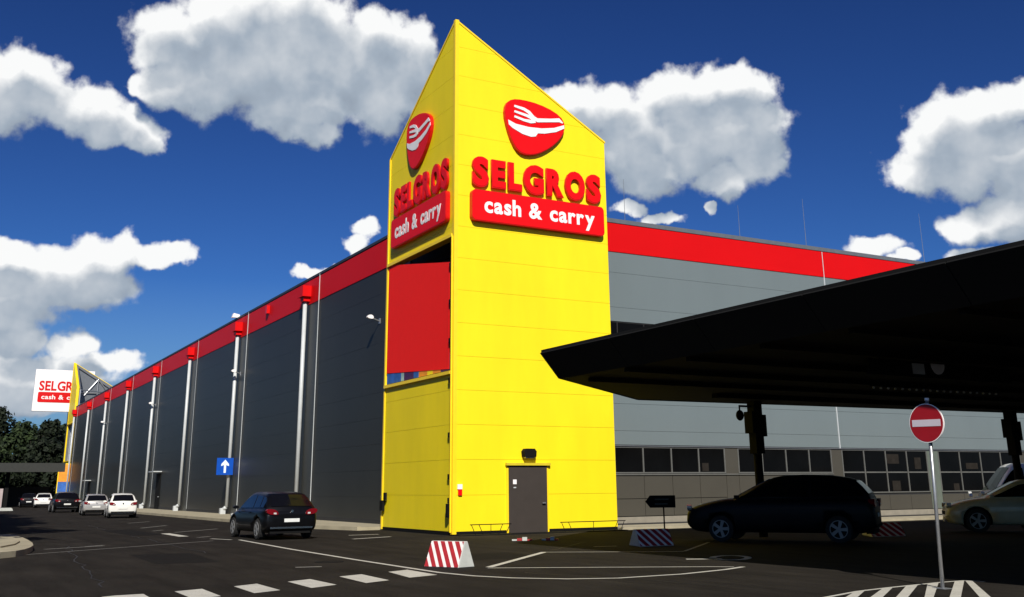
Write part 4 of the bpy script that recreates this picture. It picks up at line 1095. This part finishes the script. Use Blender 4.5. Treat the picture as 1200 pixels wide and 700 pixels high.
def tree(name, label, x, y, h, r, leaf, group, seed, ncl=70, leaves=34, ls=.42):
    rn = random.Random(seed); t = thing(name, label, 'tree', (x, y, 0), 0, group)
    bm = bmesh.new(); tube(bm, (0, 0, 0), (.1, 0, h*.45), h*.028, 8, h*.018); 
    for k in range(7):
        a = rn.uniform(0, 6.28); z = h*rn.uniform(.25, .5); l = r*rn.uniform(.5, .9)
        tube(bm, (.05, 0, z), (l*math.cos(a), l*math.sin(a), z+h*rn.uniform(.15, .4)), h*.011, 6, h*.004)
    obj('trunk', bm, 'bark', t)
    verts = []; faces = []
    for c in range(ncl):
        a = rn.uniform(0, 6.28); k = rn.random()**.55; zz = rn.uniform(.18, 1.0)
        prof = math.sin(min(1, (zz-.1)/.9)**.8*math.pi*.93+.15)**.7 if zz < 1 else .3
        rad = r*k*max(.25, prof)*rn.uniform(.8, 1.15); cx, cy, cz = rad*math.cos(a), rad*math.sin(a), zz*h*.94
        cr_ = r*rn.uniform(.16, .30)
        for l in range(leaves):
            v = Vector((rn.gauss(0, 1), rn.gauss(0, 1), rn.gauss(0, .8))).normalized()*cr_*rn.uniform(.5, 1.1)
            p = Vector((cx, cy, cz))+v
            n = (v.normalized()+Vector((rn.uniform(-.7, .7), rn.uniform(-.7, .7), rn.uniform(-.3, .9)))).normalized()
            a1 = n.orthogonal().normalized(); b1 = n.cross(a1); s = ls*rn.uniform(.6, 1.3); th = rn.uniform(0, 3.14)
            u_ = (a1*math.cos(th)+b1*math.sin(th))*s; v_ = (b1*math.cos(th)-a1*math.sin(th))*s*.6
            i0 = len(verts); verts += [p-u_, p+v_, p+u_, p-v_]; faces.append((i0, i0+1, i0+2, i0+3))
    me = bpy.data.meshes.new('crown'); me.from_pydata(verts, [], faces); me.materials.append(M[leaf])
    o = bpy.data.objects.new('crown', me); COL.objects.link(o); o.parent = t
TL_ = [(-13, 168, 17.2, 6.5, 'leaf_a', 'tall dark tree cut by the left picture edge'), (-6.2, 172, 16.4, 5.6, 'leaf_a', 'tall dark tree, leftmost full crown behind the far canopy'),
       (-1.6, 166, 13.6, 4.6, 'leaf_b', 'rounder dark tree below the left corner of the white sign'), (2.6, 170, 14.2, 4.4, 'leaf_a', 'dark tree under the middle of the white sign'),
       (6.6, 175, 14.4, 4.2, 'leaf_b', 'dark tree just left of the distant yellow tower'), (-9.5, 158, 12.2, 5.5, 'leaf_b', 'lower bushy tree in front of the tall left trees'),
       (1.0, 156, 10.2, 5.2, 'leaf_a', 'low spreading tree in front of the others near the sign posts'), (7.0, 160, 9.6, 5, 'leaf_b', 'low bushy tree beside the sign posts'), (-16, 178, 15, 6.5, 'leaf_a', 'background tree filling the gap at the left edge')]
for i, (x, y, h, r, lf, lb) in enumerate(TL_): tree('broadleaf_tree', lb, x, y, h, r, lf, 'dark trees beyond the far canopy', 50+i, ncl=120, leaves=40, ls=.40)
# unseen tall trees, added on the left to cast shade over the road
for i, (x, y, h) in enumerate(((-23.9, -4, 17), (-23.3, 2.5, 19), (-22.9, 9, 20.5), (-22.7, 16, 21.5), (-22.7, 23, 21), (-22.7, 31, 21.5), (-23.0, 39, 20))):
    tree('shade_tree', ['first', 'second', 'third', 'fourth', 'fifth', 'sixth', 'seventh'][i]+' unseen leafy shade tree left of the kerb island, counted from the near end', x, y, h, 5.4, 'leaf_b', 'unseen shade trees on the left', 80+i, ncl=170, leaves=36, ls=.62)
